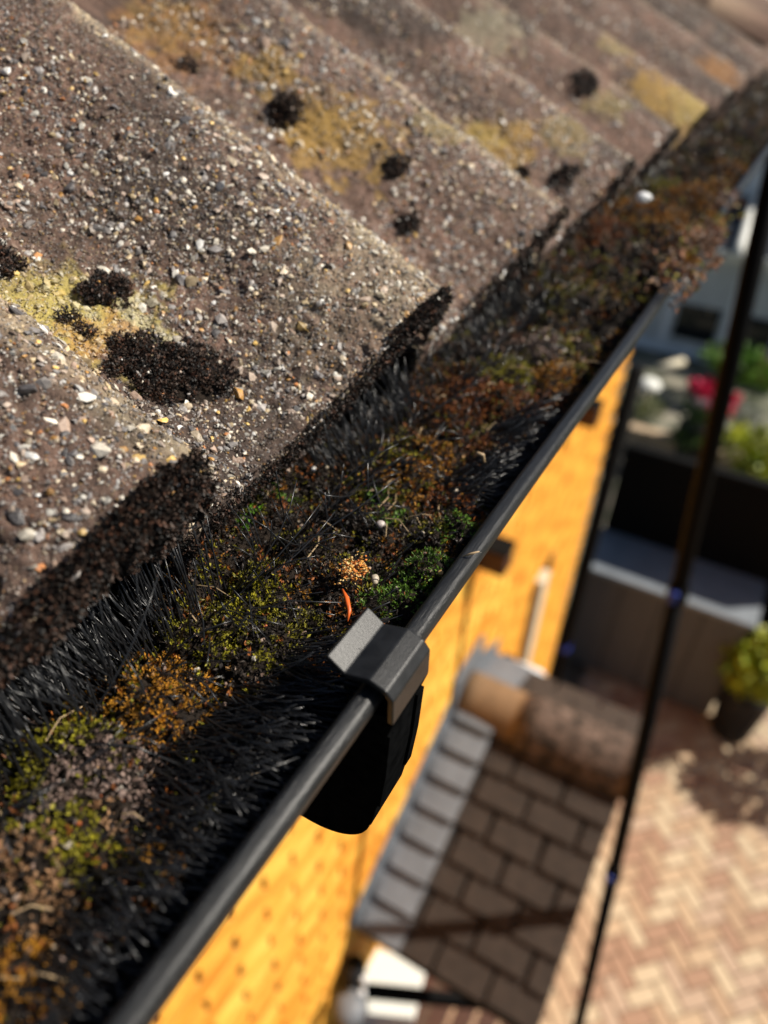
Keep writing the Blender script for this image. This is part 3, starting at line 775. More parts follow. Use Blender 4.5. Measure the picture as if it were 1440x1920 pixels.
def bed_spots(n, y0, y1, dens=None):
    x = rng.uniform(-.162, -.045, n); y = rng.uniform(y0, y1, n)
    zz_ = bed_height(x, y); rad_ = np.hypot(x - GX, np.minimum(zz_ - GZ, 0))
    ok = (x < bed_edge(y) + .004) & ((rad_ < GR - .005) | (zz_ > GZ + .003))
    x, y = x[ok], y[ok]
    return x, y
def bed_normal(x, y):
    e = .0012; z = bed_height(x, y)
    return unit(np.stack([-(bed_height(x + e, y) - z) / e, -(bed_height(x, y + e) - z) / e, np.ones(len(x))], 1)), z
pm, pd = [], []
for (n, y0, y1, sz) in ((80000, -.10, .34, .0011), (22000, .34, .9, .0018), (8000, .9, 1.85, .003)):
    x, y = bed_spots(n, y0, y1); P0 = np.stack([x, y, x * 0], 1)
    wx = x + (vnoise(P0, 90, 71, 3) - .5) * .022; wy = y + (vnoise(P0, 90, 72, 3) - .5) * .022; jt = rng.normal(0, .28, len(x))
    best = np.full(len(x), 9.); col = np.tile(np.array(DK), (len(x), 1)); nz = vnoise(P0, 160, 51, 3)
    for (bx, by, br, c, hm) in BW:
        d = np.hypot(wx - bx, wy - by) / br + (nz - .5) * 1.1 + jt * rng.uniform(.6, 1.4, len(x))
        m_ = d < best; best[m_] = d[m_]; col[m_] = c
    fill_n = vnoise(P0, 110, 57, 3)[:, None] + rng.normal(0, .05, (len(x), 1))
    fill = np.where(fill_n < .36, np.array(OLIVE) * .8, np.where(fill_n < .47, np.array(DK), np.where(fill_n < .55, np.array(RB) * .8, np.where(fill_n < .63, np.array(OCH) * .7, np.array(DK) * 1.5))))
    isdk = np.abs(col - np.array(DK)).sum(1) < 1e-6
    col = np.where((best > .95)[:, None] | (isdk & (rng.uniform(size=len(x)) < .35))[:, None], fill, col)
    is_m = (col[:, 1] > .048) & (col[:, 2] < .05)
    mix = vnoise(P0, 260, 52, 2)[:, None]
    col2 = col * (.45 + 1.2 * mix)
    # stray greens inside brown and browns inside green
    r = rng.uniform(size=len(x)); col2[r < .05] = np.array(OLIVE) * .8; col2[(r > .80)] = np.array(DK) * rng.uniform(.6, 1.8, ((r > .80).sum(), 1))
    col2[(r > .05) & (r < .075)] = np.array(RB) * 1.1
    lobe = vnoise(P0, 330, 53, 1)
    Nn, z = bed_normal(x, y)
    P = np.stack([x, y, z], 1) + Nn * (lobe * .0022 * (sz / .0011) * .8)[:, None]
    kk = (rng.uniform(size=len(x)) < np.where(is_m, .95, .45))
    pm.append(tufts(P[kk], Nn[kk], sz * rng.uniform(.6, 1.5, kk.sum()) * np.where(is_m[kk], 1.1, 1.3), col2[kk], leaves=8, width=.20, tipcol=1.6))
    kd = ~kk
    cd = col2[kd] * rng.uniform(.5, 1.5, (kd.sum(), 1))
    pd.append(stones(P[kd], Nn[kd], sz * .42 * rng.uniform(.5, 1.8, kd.sum()), cd, flat=.7, jit=.25, base='oct', sink=0))
V, F, C = join(pm)
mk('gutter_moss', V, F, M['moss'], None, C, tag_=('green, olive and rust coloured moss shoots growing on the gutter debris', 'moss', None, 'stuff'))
# crumbs, grit and seed husks washed off the roof
n = 9000; x, y = bed_spots(n, -.08, .9); Nn, z = bed_normal(x, y); P = np.stack([x, y, z + .0008], 1)
nearpk = np.zeros(len(x), bool)
for (bx, by, br, c, hm) in BW:
    if c[2] > .05: nearpk |= np.hypot(x - bx, y - by) < br
keep = nearpk | (rng.uniform(size=len(x)) < .38); P = P[keep]; Nn = Nn[keep]
cl = np.array([(.30, .22, .17), (.42, .36, .28), (.20, .13, .10), (.10, .08, .07), (.55, .50, .42), (.38, .10, .03), (.26, .17, .13), (.45, .26, .10)])
c = cl[rng.choice(8, len(P), p=[.17, .12, .2, .22, .06, .06, .12, .05])] * rng.uniform(.5, 1.2, (len(P), 1))
pd.append(stones(P, Nn, rng.uniform(.0003, .0011, len(P)), c, flat=.7, jit=.15, sink=0))
V, F, C = join(pd)
mk('gutter_debris', V, F, M['debris'], None, C, tag_=('crumbs of tile grit, peat and husks strewn over the gutter moss', 'debris', None, 'stuff'))
# loose fibres and dead stalks crossing the bed
mb = MB()
for i in range(150):
    x = random.uniform(-.15, -.07); y = random.uniform(0, .5)
    z = float(bed_height(np.array([x]), np.array([y]))[0]) + random.uniform(.001, .004)
    a = random.uniform(0, pi); L = random.uniform(.004, .014); c_ = random.uniform(-.3, .3)
    mb.tube([(x, y, z), (x + L * .5 * cos(a), y + L * .5 * sin(a), z + random.uniform(0, .002)), (x + L * cos(a + c_), y + L * sin(a + c_), z + random.uniform(-.001, .002))], random.uniform(.00010, .00022), 4)
mb.build('dead_stalks', M['straw'], None, kind='stuff', tag_=('thin dry stalks and fibres lying across the gutter moss', 'plant debris', None, 'stuff'))

def single_stone(name, label, cat, px, py, r, col, zoff=.002, z=None, n=1, flat=.7, jit=.1):
    p = W(px, py, z=ZB + .004 if z is None else z); zz = float(bed_height(np.array([p[0]]), np.array([p[1]]))[0])
    p = W(px, py, z=zz + zoff) if z is None else p
    V, F, C = stones(np.zeros((1, 3)), np.array([[0, 0, 1.]]), np.array([r]), np.array([col]), flat=flat, jit=jit)
    o = mk(name, V, F, M['grit'], None, C, tag_=(label, cat)); o.location = p
    if r < .05:
        md = o.modifiers.new('round', 'SUBSURF'); md.levels = md.render_levels = 2
    return o
single_stone('pebble', 'smooth grey pebble lying in the moss uphill of the orange fragment', 'pebble', 714, 985, .0026, (.42, .36, .33))
single_stone('pebble', 'buff pebble beside the orange needle near the bracket', 'pebble', 703, 1088, .0022, (.40, .34, .26))
single_stone('pebble', 'white quartz lump shining on the blurred moss along the far eaves', 'pebble', 1208, 376, .0068, (.7, .7, .7), z=-.112, jit=.22)
single_stone('pebble', 'small white grain in the dark moss just under the tile corner', 'pebble', 588, 880, .0014, (.75, .72, .66))
single_stone('pebble', 'cream grain beside the small white grain under the tile corner', 'pebble', 612, 878, .0013, (.6, .5, .36))
n = 1600; yy = rng.uniform(.40, .66, n); w = vnoise(np.stack([yy, yy * 0, yy * 0], 1), 26, 91, 2)
hangs = np.clip((yy - .40) / .05, 0, 1) * (w > .30) * np.clip((.66 - yy) / .05, 0, 1)
k_ = hangs > rng.uniform(size=n); yy = yy[k_]; w = w[k_]; n = len(yy); t_ = rng.uniform(0, 1, n)
P = np.stack([-.062 + t_ * .016 * (.6 + w), yy, GZ + .003 + .016 * (1 - t_) * w + rng.uniform(0, .006, n) - .006 * (t_ > .8)], 1)
cl = np.array([OCH, OLIVE, RB, PK, TN, DK]) ; cc = cl[np.clip((vnoise(P, 60, 93, 2) * 8.4 - 1.4 + rng.normal(0, .7, n)).astype(int), 0, 5)] * rng.uniform(.5, 1.3, (n, 1))
Nn = unit(np.stack([t_ * .8, t_ * 0, 1 - t_ * .4], 1))
A_ = tufts(P[::2], Nn[::2], rng.uniform(.0015, .004, len(P[::2])), cc[::2], leaves=7, width=.22)
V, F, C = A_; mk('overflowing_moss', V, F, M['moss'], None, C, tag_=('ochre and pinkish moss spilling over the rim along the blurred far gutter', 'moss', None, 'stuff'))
V, F, C = stones(P[1::2], Nn[1::2], rng.uniform(.0006, .0022, len(P[1::2])), cc[1::2] * 1.2, jit=.25, base='oct', sink=0)
mk('overflowing_debris', V, F, M['debris'], None, C, tag_=('crumbs of debris heaped over the rim along the blurred far gutter', 'debris', None, 'stuff'))
single_stone('pebble', 'grey grit lump perched at the far end of the blurred gutter rim', 'pebble', 1283, 528, .0022, (.5, .46, .42), z=-.140, jit=.3)
# orange larch-like needle with rusty lump
zz = -.152
pts = [W(642, 1105, z=zz + .001), W(650, 1122, z=zz + .002), W(655, 1145, z=zz + .0015), W(652, 1165, z=zz)]
mb = MB(pts[0]); mb.tube(pts, [.0003, .0008, .0007, .0002], 8)
o = mb.build('orange_needle', M['needle'], None, smooth=True, tag_=('bright orange curved needle lying in the moss beside the bracket', 'needle')); o.location = pts[0]
c0 = W(662, 1068, z=zz + .001); n = 420
P = rng.normal(size=(n, 3)) * [.0015, .0023, .0010]; P += .0012 * np.sin(P[:, ::-1] * 1500)
V, F, C = stones(P, np.tile([0, 0, 1.], (n, 1)), rng.uniform(.00015, .00055, n), np.array([(.62, .30, .07), (.6, .2, .05), (.7, .5, .22)])[rng.integers(0, 3, n)], jit=.35)
o = mk('lichen_fragment', V, F, M['lichen'], None, C, tag_=('crumbly orange and yellow lichen fragment above the orange needle', 'lichen')); o.location = c0
pts = [W(888, 858, z=-.150), W(896, 850, z=-.146), W(905, 853, z=-.146), W(908, 866, z=-.150)]
mb = MB(pts[0]); mb.tube(pts, [.0003, .0007, .0008, .0005], 8)
o = mb.build('curled_stem', M['straw'], None, smooth=True, tag_=('pale curled stem on the bristles near the gutter rim', 'stem')); o.location = pts[0]
pts = [W(868, 1043, z=GZ + .003), W(884, 1038, z=GZ + .004), W(899, 1034, z=GZ + .005)]
mb = MB(pts[0]); mb.tube(pts, [.0002, .0004, .0002], 6)
o = mb.build('dry_stalk', M['straw'], None, smooth=True, tag_=('short dry stalk lying across the sharp part of the gutter rim', 'stalk')); o.location = pts[0]

# ------------------------------------------------------------------ the house wall below
WX = -.60
WALL_END = 3.97
house = thing('house_wall', 'golden orange brick house wall with dark recessed upright joints', 'wall', (WX, 0, -5))
def hb(name, mat, x0, x1, y0, y1, z0, z1, bevel=0, label=None):
    b = MB((WX, 0, -5)); b.box(x0, x1, y0, y1, z0, z1); o = b.build(name, mat, house, bevel=bevel)
    if label: o['label'] = label
    return o
hb('brick_backing', M['perpend'], WX - .10, WX - .011, -1.2, WALL_END - .003, -5, -.40)
hb('soffit', M['dark_timber'], WX, GX - GR - .012, -1.0, 1.75, -.33, -.31)
hb('fascia', M['dark_timber'], GX - GR - .030, GX - GR - .008, -1.0, 1.78, -.33, -.145)
hb('inner_wall', M['dark_timber'], WX - 1.6, WX - .12, -1.0, WALL_END - .1, -5, -.35)
def brick_mesh(mat, ln, seed):
    rr_ = random.Random(seed)
    bm = bmesh.new()
    V = [bm.verts.new((x, y, z)) for x in (-.012, 0) for y in (-ln / 2, ln / 2) for z in (-.0325, .0325)]
    for f_ in ((0, 1, 3, 2), (4, 6, 7, 5), (0, 4, 5, 1), (2, 3, 7, 6), (1, 5, 7, 3), (0, 2, 6, 4)): bm.faces.new([V[i] for i in f_])
    bmesh.ops.recalc_face_normals(bm, faces=bm.faces)
    ed = [e for e in bm.edges if all(v.co.x > -.001 for v in e.verts)]
    bmesh.ops.bevel(bm, geom=ed, offset=.004, segments=1, affect='EDGES')
    for v in bm.verts: v.co.y += rr_.uniform(-.0012, .0012); v.co.z += rr_.uniform(-.001, .001)
    me = bpy.data.meshes.new('brick'); bm.to_mesh(me); bm.free(); me.materials.append(mat)
    return me
wall_meshes = [brick_mesh(M['wall_brick'][q % 4], .213, q) for q in range(8)]
def in_photo(p):
    c = RW.T @ np.array(p)
    if c[2] < .05: return False
    u = PC[0] + FPX * c[0] / c[2]; v = PC[1] + FPX * c[1] / c[2]
    return -20 < u < 1460 and 500 < v < 1960 and (u - 790) > (1180 - v) * .73 - 25
allb = []
nzc = int(4.55 / .075)
for iz in range(nzc):
    z = -.45 - iz * .075
    for iy in range(26):
        y = -1.2 + iy * .225 + (.1125 if iz % 2 else 0)
        if y < -1.05 or y + .11 > WALL_END: continue
        allb.append((y, z, in_photo((WX, y, z))))
vis = sorted([b for b in allb if b[2]], key=lambda b: b[0]); near = vis[:290]; far_ = vis[290:] + [b for b in allb if not b[2]]
for (y, z, _) in near:
    o = bpy.data.objects.new('brick', wall_meshes[random.randrange(8)]); COL.objects.link(o); o.parent = house
    o.location = (random.uniform(-.0015, .0012), y + random.uniform(-.002, .002), z + 5 + random.uniform(-.0012, .0012))
mb = MB((WX, 0, -5))
for (y, z, _) in far_: mb.box(WX - .012, WX + random.uniform(-.001, .001), y - .1065, y + .1065, z - .0325, z + .0325)
mb.build('far_bricks', M['wall_brick'][0], house, kind='stuff')
mb = MB((WX, 0, -5))
for iz in range(nzc + 1): mb.box(WX - .0115, WX - .0028, -1.2, WALL_END - .004, -.4175 - iz * .075, -.4075 - iz * .075)
mb.build('bed_joints', M['mortar'], house, kind='stuff')
# pale window frame strip near the far corner
p0 = W(1035, 1085, x=WX + .01); p1 = W(985, 1195, x=WX + .01)
hb('window_frame', M['cream'], WX + .002, WX + .045, p1[1] - .02, p1[1] + .10, -3.3, -2.46, .004, 'pale cream upright window frame')
hb('window_glass', M['glass'], WX + .001, WX + .012, p1[1] + .10, p1[1] + .26, -3.3, -2.46)
for (px, py, lb) in ((932, 1038, 'dark brown timber block fixed to the wall above the porch roof'), (1105, 770, 'dark brown timber block fixed further along the wall, towards the garden')):
    p = W(px, py, x=WX + .06)
    t = thing('timber_block', lb, 'block', tuple(p), 'brown blocks fixed to the wall')
    mb = MB(); mb.box(-.06, .045, -.042, .042, -.06, .03); mb.build('block_body', M['dark_timber'], t, bevel=.006)
    mb = MB(); mb.box(-.058, .05, -.047, .047, .031, .042); mb.build('block_cap', M['blackm'], t, bevel=.003)
p = W(885, 1075, x=WX + .005)
mb = MB((WX, p[1], -1.8)); mb.tube([(WX + .006, p[1], -1.68), (WX + .006, p[1] - .005, -2.0), (WX + .006, p[1], -2.30)], .005, 8)
o = mb.build('wall_cable', M['dark_timber'], None, tag_=('thin dark cable running down the wall below the first timber block', 'cable')); o.location = (WX, p[1], -1.8)

# ------------------------------------------------------------------ porch roof
RY, RZ, EYp, EZp = 1.848, -2.352, 1.044, -2.802
PX0, PX1 = WX, .090
slope = np.array([0, EYp - RY, EZp - RZ]); SL = np.linalg.norm(slope); slope /= SL
pn = np.array([0, slope[2], -slope[1]]); pn = pn if pn[2] > 0 else -pn
porch = thing('porch_roof', 'small brown plain tiled porch roof with lead flashing against the orange wall', 'porch roof', (WX, RY, RZ))
ORG = np.array([WX, RY, RZ])
NC = 8; gauge = SL / NC
for side, sd_, L_ in ((0, slope, SL), (1, np.array([0, -slope[1], slope[2]]), .42)):
    nn = pn if side == 0 else np.array([0, -pn[1], pn[2]])
    for c in range(NC if side == 0 else 4):
        s1 = (c + 1) * gauge + .004; s0 = s1 - .18 if c else .0
        x = PX0 + .012 - (.098 if c % 2 else 0)
        while x < PX1:
            xa = max(x, PX0 + .004); xb = min(x + .192, PX1)
            if xb - xa > .03:
                s1j = s1 + random.uniform(-.004, .005)
                # each tile lies on the one below: tail raised, head tucked in
                ct = ORG + sd_ * ((s0 + s1j) / 2) + nn * (.016 + random.uniform(0, .002)) - ORG
                tilt = .13 if c else .03
                sd2 = sd_ + nn * tilt * 1.0; sd2 /= np.linalg.norm(sd2); n2 = np.cross(sd2, (1, 0, 0)); n2 = n2 if n2[2] > 0 else -n2
                mb = MB(); mb.obox(ct + np.array([(xa + xb) / 2 - WX, 0, 0]), ((xb - xa) / 2 - random.uniform(.003, .008), 0, 0), sd2 * (s1j - s0) / 2, n2 * .014)
                mb.build('roof_tile', M['plain_tile'], porch, bevel=.002, seg=1)
            x += .197
    # boarding below
    mb = MB(); ct = sd_ * L_ / 2 - nn * .012; mb.obox(ct + np.array([(PX1 - PX0) / 2, 0, 0]), ((PX1 - PX0) / 2 - .01, 0, 0), sd_ * L_ / 2 * .99, nn * .008)
    mb.build('roof_boarding', M['blackm'], porch)
# ridge tiles
def half_round(p0, p1, r, mat, n=16, moss=False):
    p0 = np.array(p0); p1 = np.array(p1); V = []; F = []; m_ = 7
    for i in range(m_):
        p = p0 + (p1 - p0) * i / (m_ - 1)
        for rr in (r, r - .014):
            for t in np.linspace(-.05, pi + .05, n): V.append((p[0], p[1] + rr * cos(t), p[2] + rr * sin(t)))
    for i in range(m_ - 1):
        for j in range(n - 1):
            o_ = i * 2 * n; q = o_ + 2 * n
            F.append((o_ + j, o_ + j + 1, q + j + 1, q + j)); F.append((o_ + n + j + 1, o_ + n + j, q + n + j, q + n + j + 1))
    for o_ in (0, (m_ - 1) * 2 * n):
        for j in range(n - 1): F.append((o_ + j, o_ + n + j, o_ + n + j + 1, o_ + j + 1))
    return mk('ridge_tile', np.array(V), F, mat, porch, smooth=True)
half_round((.018, 0, -.015), (.27, 0, -.015), .110, M['ridge_tile'])
o = half_round((.258, 0, -.026), (.72, 0, -.026), .126, M['ridge_dark']); o['label'] = 'outer ridge tile dark with painted-in shade and moss'
# lead flashing: upstand on the wall and an apron dressed over the tiles
def lead(sd_, nn, L_, y_out):
    V = []; F = []
    ns = 90; xs = [.004, .008, .036, .09, .15, .185]
    for i in range(ns):
        s = L_ * i / (ns - 1)
        step = (s % gauge) / gauge
        for jx, x in enumerate(xs):
            hgt = .050 + .026 * step - .004 * max(0, (jx - 3))
            if jx == 0: P = sd_ * s + nn * .14
            elif jx == 1: P = sd_ * s + nn * .062
            else: P = sd_ * s + nn * hgt
            V.append((x, P[1], P[2]))
    k = len(xs)
    for i in range(ns - 1):
        for j in range(k - 1): F.append((i * k + j, i * k + j + 1, (i + 1) * k + j + 1, (i + 1) * k + j))
    o = mk('lead_flashing', V, F, M['lead'], porch, smooth=False)
    md = o.modifiers.new('thick', 'SOLIDIFY'); md.thickness = .003; md.offset = 1
lead(slope, pn, SL + .01, 0)
lead(np.array([0, -slope[1], slope[2]]), np.array([0, -pn[1], pn[2]]), .42, 0)
mb = MB(); mb.box(.002, .016, -.12, .15, .02, .20); mb.build('ridge_flashing', M['lead'], porch, bevel=.002)
# verge board and gutter under the eaves
vb = MB(); vb.obox(slope * SL / 2 + np.array([PX1 - WX - .05, 0, 0]) - pn * .06, (.010, 0, 0), slope * SL / 2, pn * .05); vb.build('verge_board', M['dark_timber'], porch)
ev = MB(); ev.box(.0, PX1 - WX - .03, EYp - RY + .02, EYp - RY + .04, EZp - RZ - .13, EZp - RZ - .03); ev.build('eaves_board', M['blackm'], porch)

# things under the porch eaves by the wall
t = thing('downpipe', 'black downpipe with rounded grey shoe beside the wall below the porch eaves', 'downpipe', (WX, .78, -5))
mb = MB(); mb.tube([(.07, .10, 0), (.07, .10, 1.7), (.06, .14, 1.95), (.05, .16, 2.12)], .042, 14); mb.build('pipe', M['pvc'], t, smooth=True)
p = W(655, 1890, x=WX + .10) - np.array([WX, .78, -5])
mb = MB(); mb.tube([p + (0, 0, -.09), p + (0, 0, -.05), p, p + (0, 0, .03), p + (0, 0, .04)], [.035, .05, .06, .05, .02], 18); mb.build('hopper', M['lead'], t, smooth=True)
for q in ((684, 1838), (680, 1862)):
    p = W(*q, x=WX + .12) - np.array([WX, .78, -5])
    mb = MB(); mb.tube([p + (0, 0, -.012), p + (0, 0, .012)], .012, 10); mb.build('bolt', M['greyl'], t, bevel=.003)
# white door canopy panels, crossed by a dark bar
def slab(name, mat, pts, z, th, label, cat):
    P = [W(a, b, z=z) for a, b in pts]; c = np.mean(P, axis=0)
    mb = MB(c); mb.prism([(q[0], q[1]) for q in P], 'z', z - th, z)
    o = mb.build(name, mat, None, bevel=.004, tag_=(label, cat)); o.location = c
    return o
slab('white_board', M['white'], [(690, 1770), (800, 1810), (765, 1960), (640, 1960)], -3.4, .04, 'white board lying below the porch eaves behind a dark bar', 'board')
a = W(690, 1858, z=-3.2); b = W(1010, 1890, z=-3.2)
mb = MB(a); mb.tube([a - (b - a) * .15, a, b], .028, 12); o = mb.build('handrail', M['blackm'], None, smooth=True, tag_=('black rail crossing over the white board below the porch', 'rail')); o.location = a
t = thing('slatted_bench', 'brown slatted timber bench below the porch roof at the bottom edge', 'bench', tuple(W(850, 1960, z=-5)))
b0 = W(850, 1960, z=-4.5) - np.array(W(850, 1960, z=-5)); b0[2] = .5
for i in range(7):
    mb = MB(); mb.box(b0[0] - .42 + i * .12, b0[0] - .32 + i * .12, b0[1] - .5, b0[1] + .28, .47, .50); mb.build('slat', M['dark_timber'], t, bevel=.004)
for sx in (-.38, .36):
    for sy in (-.45, .22):
        mb = MB(); mb.box(b0[0] + sx - .03, b0[0] + sx + .03, b0[1] + sy - .03, b0[1] + sy + .03, 0, .469); mb.build('leg', M['dark_timber'], t)
# pipe elbow above the porch ridge
p = W(985, 1262, x=WX + .12)
t = thing('waste_pipe', 'grey and black waste pipe elbow on the wall just beyond the porch ridge', 'pipe', tuple(p))
mb = MB(); mb.tube([(-.12, -.02, .03), (-.02, 0, .02), (.06, .02, .0), (.10, .03, -.05), (.10, .03, -1.9)], .030, 14); mb.build('pipe', M['greyl'], t, smooth=True)
mb = MB(); mb.tube([(-.118, -.02, .03), (-.07, -.01, .025)], .048, 16); mb.build('collar', M['blackm'], t, smooth=False, bevel=.004)
# dark corner pipe with blue clamp
ca = W(1118, 945, x=WX + .05)
t = thing('corner_pipe', 'dark vertical pipe at the far corner of the orange wall with a blue clamp', 'pipe', (WX + .04, WALL_END + .06, -5))
mb = MB(); mb.tube([(0, 0, 0), (0, 0, 3.2)], .048, 14); mb.build('pipe', M['blackm'], t, smooth=True)
mb = MB(); mb.tube([(0, 0, .86), (0, 0, .91)], .053, 14); mb.build('clamp', M['blue'], t)

# ------------------------------------------------------------------ black pole leaning on the gutter
pa = W(1434, 400, z=-.375); pb = W(1085, 1920, z=-3.25); dr = (pb - pa) / (pa[2] - pb[2])
foot = pa + dr * (pa[2] + 5.0); topp = pa - dr * .45
t = thing('black_pole', 'long black telescopic pole with blue clamps leaning against the gutter', 'pole', tuple(foot))
cuts = [0, 1.55, 2.75, 3.75, 5.1]
L = np.linalg.norm(topp - foot); ax = (topp - foot) / L
for i in range(4):
    a = ax * cuts[i]; b = ax * min(cuts[i + 1], L)
    mb = MB(); mb.tube([a, b], [.0215, .0205, .020, .0205][i], 16); mb.build('tube', M['pole'], t, smooth=True)
for (px, py) in ((1290, 1115), (1157, 1640)):
    r = RW @ np.array([(px - PC[0]) / FPX, (py - PC[1]) / FPX, 1.0])
    # nearest point of the pole to that sight line
    n_ = np.cross(ax, r); s_ = np.dot(np.cross(foot * -1, r), n_) / np.dot(n_, n_)
    mb = MB(); mb.tube([ax * (s_ - .022), ax * (s_ + .022)], .026, 16); mb.build('clamp', M['pole'], t, bevel=.003)
    c_ = ax * s_; mb = MB(); mb.obox(c_ + np.array([-.006, -.026, 0]), (.010, 0, 0), (0, .008, 0), (0, 0, .018)); mb.build('clamp_lever', M['blue'], t, bevel=.003)

# ------------------------------------------------------------------ ground
mb = MB(); mb.box(-150, 150, -60, 240, -5.3, -5.03); mb.build('ground', M['ground'], None, kind='structure')
PY0, PY1 = 1.0, 7.2
patio = MB((0, 0, -5)).box(-.6, 4.5, PY0 - 1, 6.3, -5.029, -5.008).build('patio', M['joint'], None, kind='structure')
patio.location = (0, 0, -5)
# herringbone clay pavers at 45 degrees
BL, BWd = .2, .1
def seen(p):
    c = RW.T @ np.array(p)
    if c[2] < .1: return False
    u = PC[0] + FPX * c[0] / c[2]; v = PC[1] + FPX * c[1] / c[2]
    return 1000 < u < 1460 and 1280 < v < 1950
meshes = []
for q in range(5):
    b_m = MB(); g = .0035
    b_m.box(-BL / 2 + g, BL / 2 - g, -BWd / 2 + g, BWd / 2 - g, -.03, 0)
    o = b_m.build('paving_brick', M['brick'][q]); me = o.data
    bpy.data.objects.remove(o)
    # worn arris
    bm = bmesh.new(); bm.from_mesh(me)
    ed = [e for e in bm.edges if all(v.co.z > -.001 for v in e.verts)]
    bmesh.ops.bevel(bm, geom=ed, offset=.005, segments=1, affect='EDGES'); bm.to_mesh(me); bm.free()
    meshes.append(me)
bricks = []
c45 = cos(pi / 4)
for i in range(-60, 80):
    for j in range(-60, 80):
        # herringbone unit: cell (i,j) on a 0.1 grid
        k = (i - j) % 4
        if k == 0: cx, cy, rot = (i + 1) * .1, (j + .5) * .1, 0.0
        elif k == 2: cx, cy, rot = (i + .5) * .1, (j + 1) * .1 , pi / 2
        else: continue
        if k == 2:
            cx, cy = (i + .5) * .1, (j + 0.0) * .1
        x = .9 + (cx * c45 - cy * c45); y = 3.4 + (cx * c45 + cy * c45)
        if -.45 < x < 4.3 and PY0 - .8 < y < 6.15: bricks.append((x, y, rot + pi / 4, seen((x, y, -5))))
inview = [b for b in bricks if b[3]]
inview.sort(key=lambda b: b[1]); parts_b = inview[:300]
rest = [b for b in bricks if not b[3]] + inview[300:]
for (x, y, r, s) in parts_b:
    o = bpy.data.objects.new('brick', meshes[random.randrange(5)]); COL.objects.link(o); o.parent = patio
    o.location = (x, y, random.uniform(-.0015, .0015)); o.rotation_euler = (random.uniform(-.006, .006), random.uniform(-.006, .006), r)
vv = MB((0, 0, -5)); g = .004
for (x, y, r, s) in rest:
    a = np.array([cos(r), sin(r), 0]); b = np.array([-sin(r), cos(r), 0])
    vv.obox((x, y, -5.010 + random.uniform(-.001, .001)), a * (BL / 2 - g), b * (BWd / 2 - g), (0, 0, .010))
vv.build('brick_paving', M['brick'][0], patio, kind='stuff')

# outdoor cabinet
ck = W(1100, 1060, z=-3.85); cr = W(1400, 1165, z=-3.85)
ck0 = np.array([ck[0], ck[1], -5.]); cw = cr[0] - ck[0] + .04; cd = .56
cabn = thing('outdoor_cabinet', 'charcoal outdoor cabinet with pale grey worktop and tall black back', 'cabinet', tuple(ck0))
nb = 4
for i in range(nb):
    mb = MB(); mb.box(cw * i / nb + .004, cw * (i + 1) / nb - .004, .02, .045, .04, 1.09); mb.build('front_board', M['cab'], cabn, bevel=.004)
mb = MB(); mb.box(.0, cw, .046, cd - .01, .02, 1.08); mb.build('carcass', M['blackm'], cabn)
mb = MB(); mb.box(-.03, cw + .04, -.02, cd, 1.11, 1.15); mb.build('worktop', M['counter'], cabn, bevel=.006)
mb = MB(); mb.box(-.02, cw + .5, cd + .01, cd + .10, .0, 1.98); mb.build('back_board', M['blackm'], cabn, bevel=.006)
mb = MB(); mb.box(cw * .55, cw * .575, .0, .018, .7, 1.0); mb.build('handle', M['greyl'], cabn, bevel=.004)

# pale edging behind it
e0 = W(1150, 800, z=-4.7); e1 = W(1440, 905, z=-4.7)
n_e = 7
edg = thing('bed_edging', 'pale tan stone edging in front of the planted garden bed', 'edging', (e0[0] - .6, e0[1] + .1, -5))
for i in range(n_e):
    mb = MB(); mb.box(i * .5 + .006, i * .5 + .494, 0, .16, 0, .30 + random.uniform(-.006, .006)); mb.build('edging_stone', M['kerb'], edg, bevel=.01)
mb = MB(); mb.box(-2.4, 4.2, e0[1] + .27, 11.3, -5.02, -4.86); mb.build('garden_bed', M['ground'], None, kind='structure')

# ------------------------------------------------------------------ plants
def plant(px, py, z, r, hgt, n, cols, label, pot=None, cat='plant', leaf=.05, flowers=None, flat=.8):
    c = W(px, py, z=z); base = np.array([c[0], c[1], -5.0 if pot else -4.87])
    t = thing('garden_plant', label, cat, tuple(base))
    top = c[2] - base[2]
    P = rng.normal(size=(n, 3)); P = unit(P) * (rng.uniform(.35, 1, (n, 1)) ** .6); P[:, 2] = P[:, 2] * flat
    P = P * [r, r, hgt] + [0, 0, top]
    Nn = unit(P - [0, 0, top - hgt] + .4 * rng.normal(size=(n, 3)) * r)
    c_ = np.array(cols)[rng.integers(0, len(cols), n)] * rng.uniform(.6, 1.25, (n, 1))
    V, F, C = tufts(P, Nn, leaf * rng.uniform(.6, 1.3, n), c_, leaves=5, width=.30, tipcol=1.1)
    mk('leaves', V, F, M['leafy'], t, C, kind='stuff')
    mb = MB()
    for i in range(6):
        a = i * pi / 3; mb.tube([(0, 0, .02), (r * .3 * cos(a), r * .3 * sin(a), top * .6), (r * .6 * cos(a), r * .6 * sin(a), top)], .006, 5)
    mb.build('stems', M['stem'], t)
    if flowers is not None:
        for (fx, fy, fz, fr, fc) in flowers:
            m_ = 60; Q = unit(rng.normal(size=(m_, 3))) * fr * .7; Q[:, 2] = np.abs(Q[:, 2]) * .6
            V, F, C = tufts(Q, unit(Q + [0, 0, fr * .5]), fr * rng.uniform(.4, .8, m_), np.tile(np.array(fc), (m_, 1)), leaves=6, width=.4, tipcol=1.1)
            o = mk('flower', V, F, M['leafy'], t, C); o.location = (fx, fy, top + fz)
    if pot:
        mb = MB(); mb.tube([(0, 0, 0), (0, 0, pot[1] * .92), (0, 0, pot[1])], [pot[0] * .75, pot[0] * .97, pot[0]], 20); mb.build('pot', M['pot'], t, bevel=.004)
    return t
PLN = (1.72, 4.78)
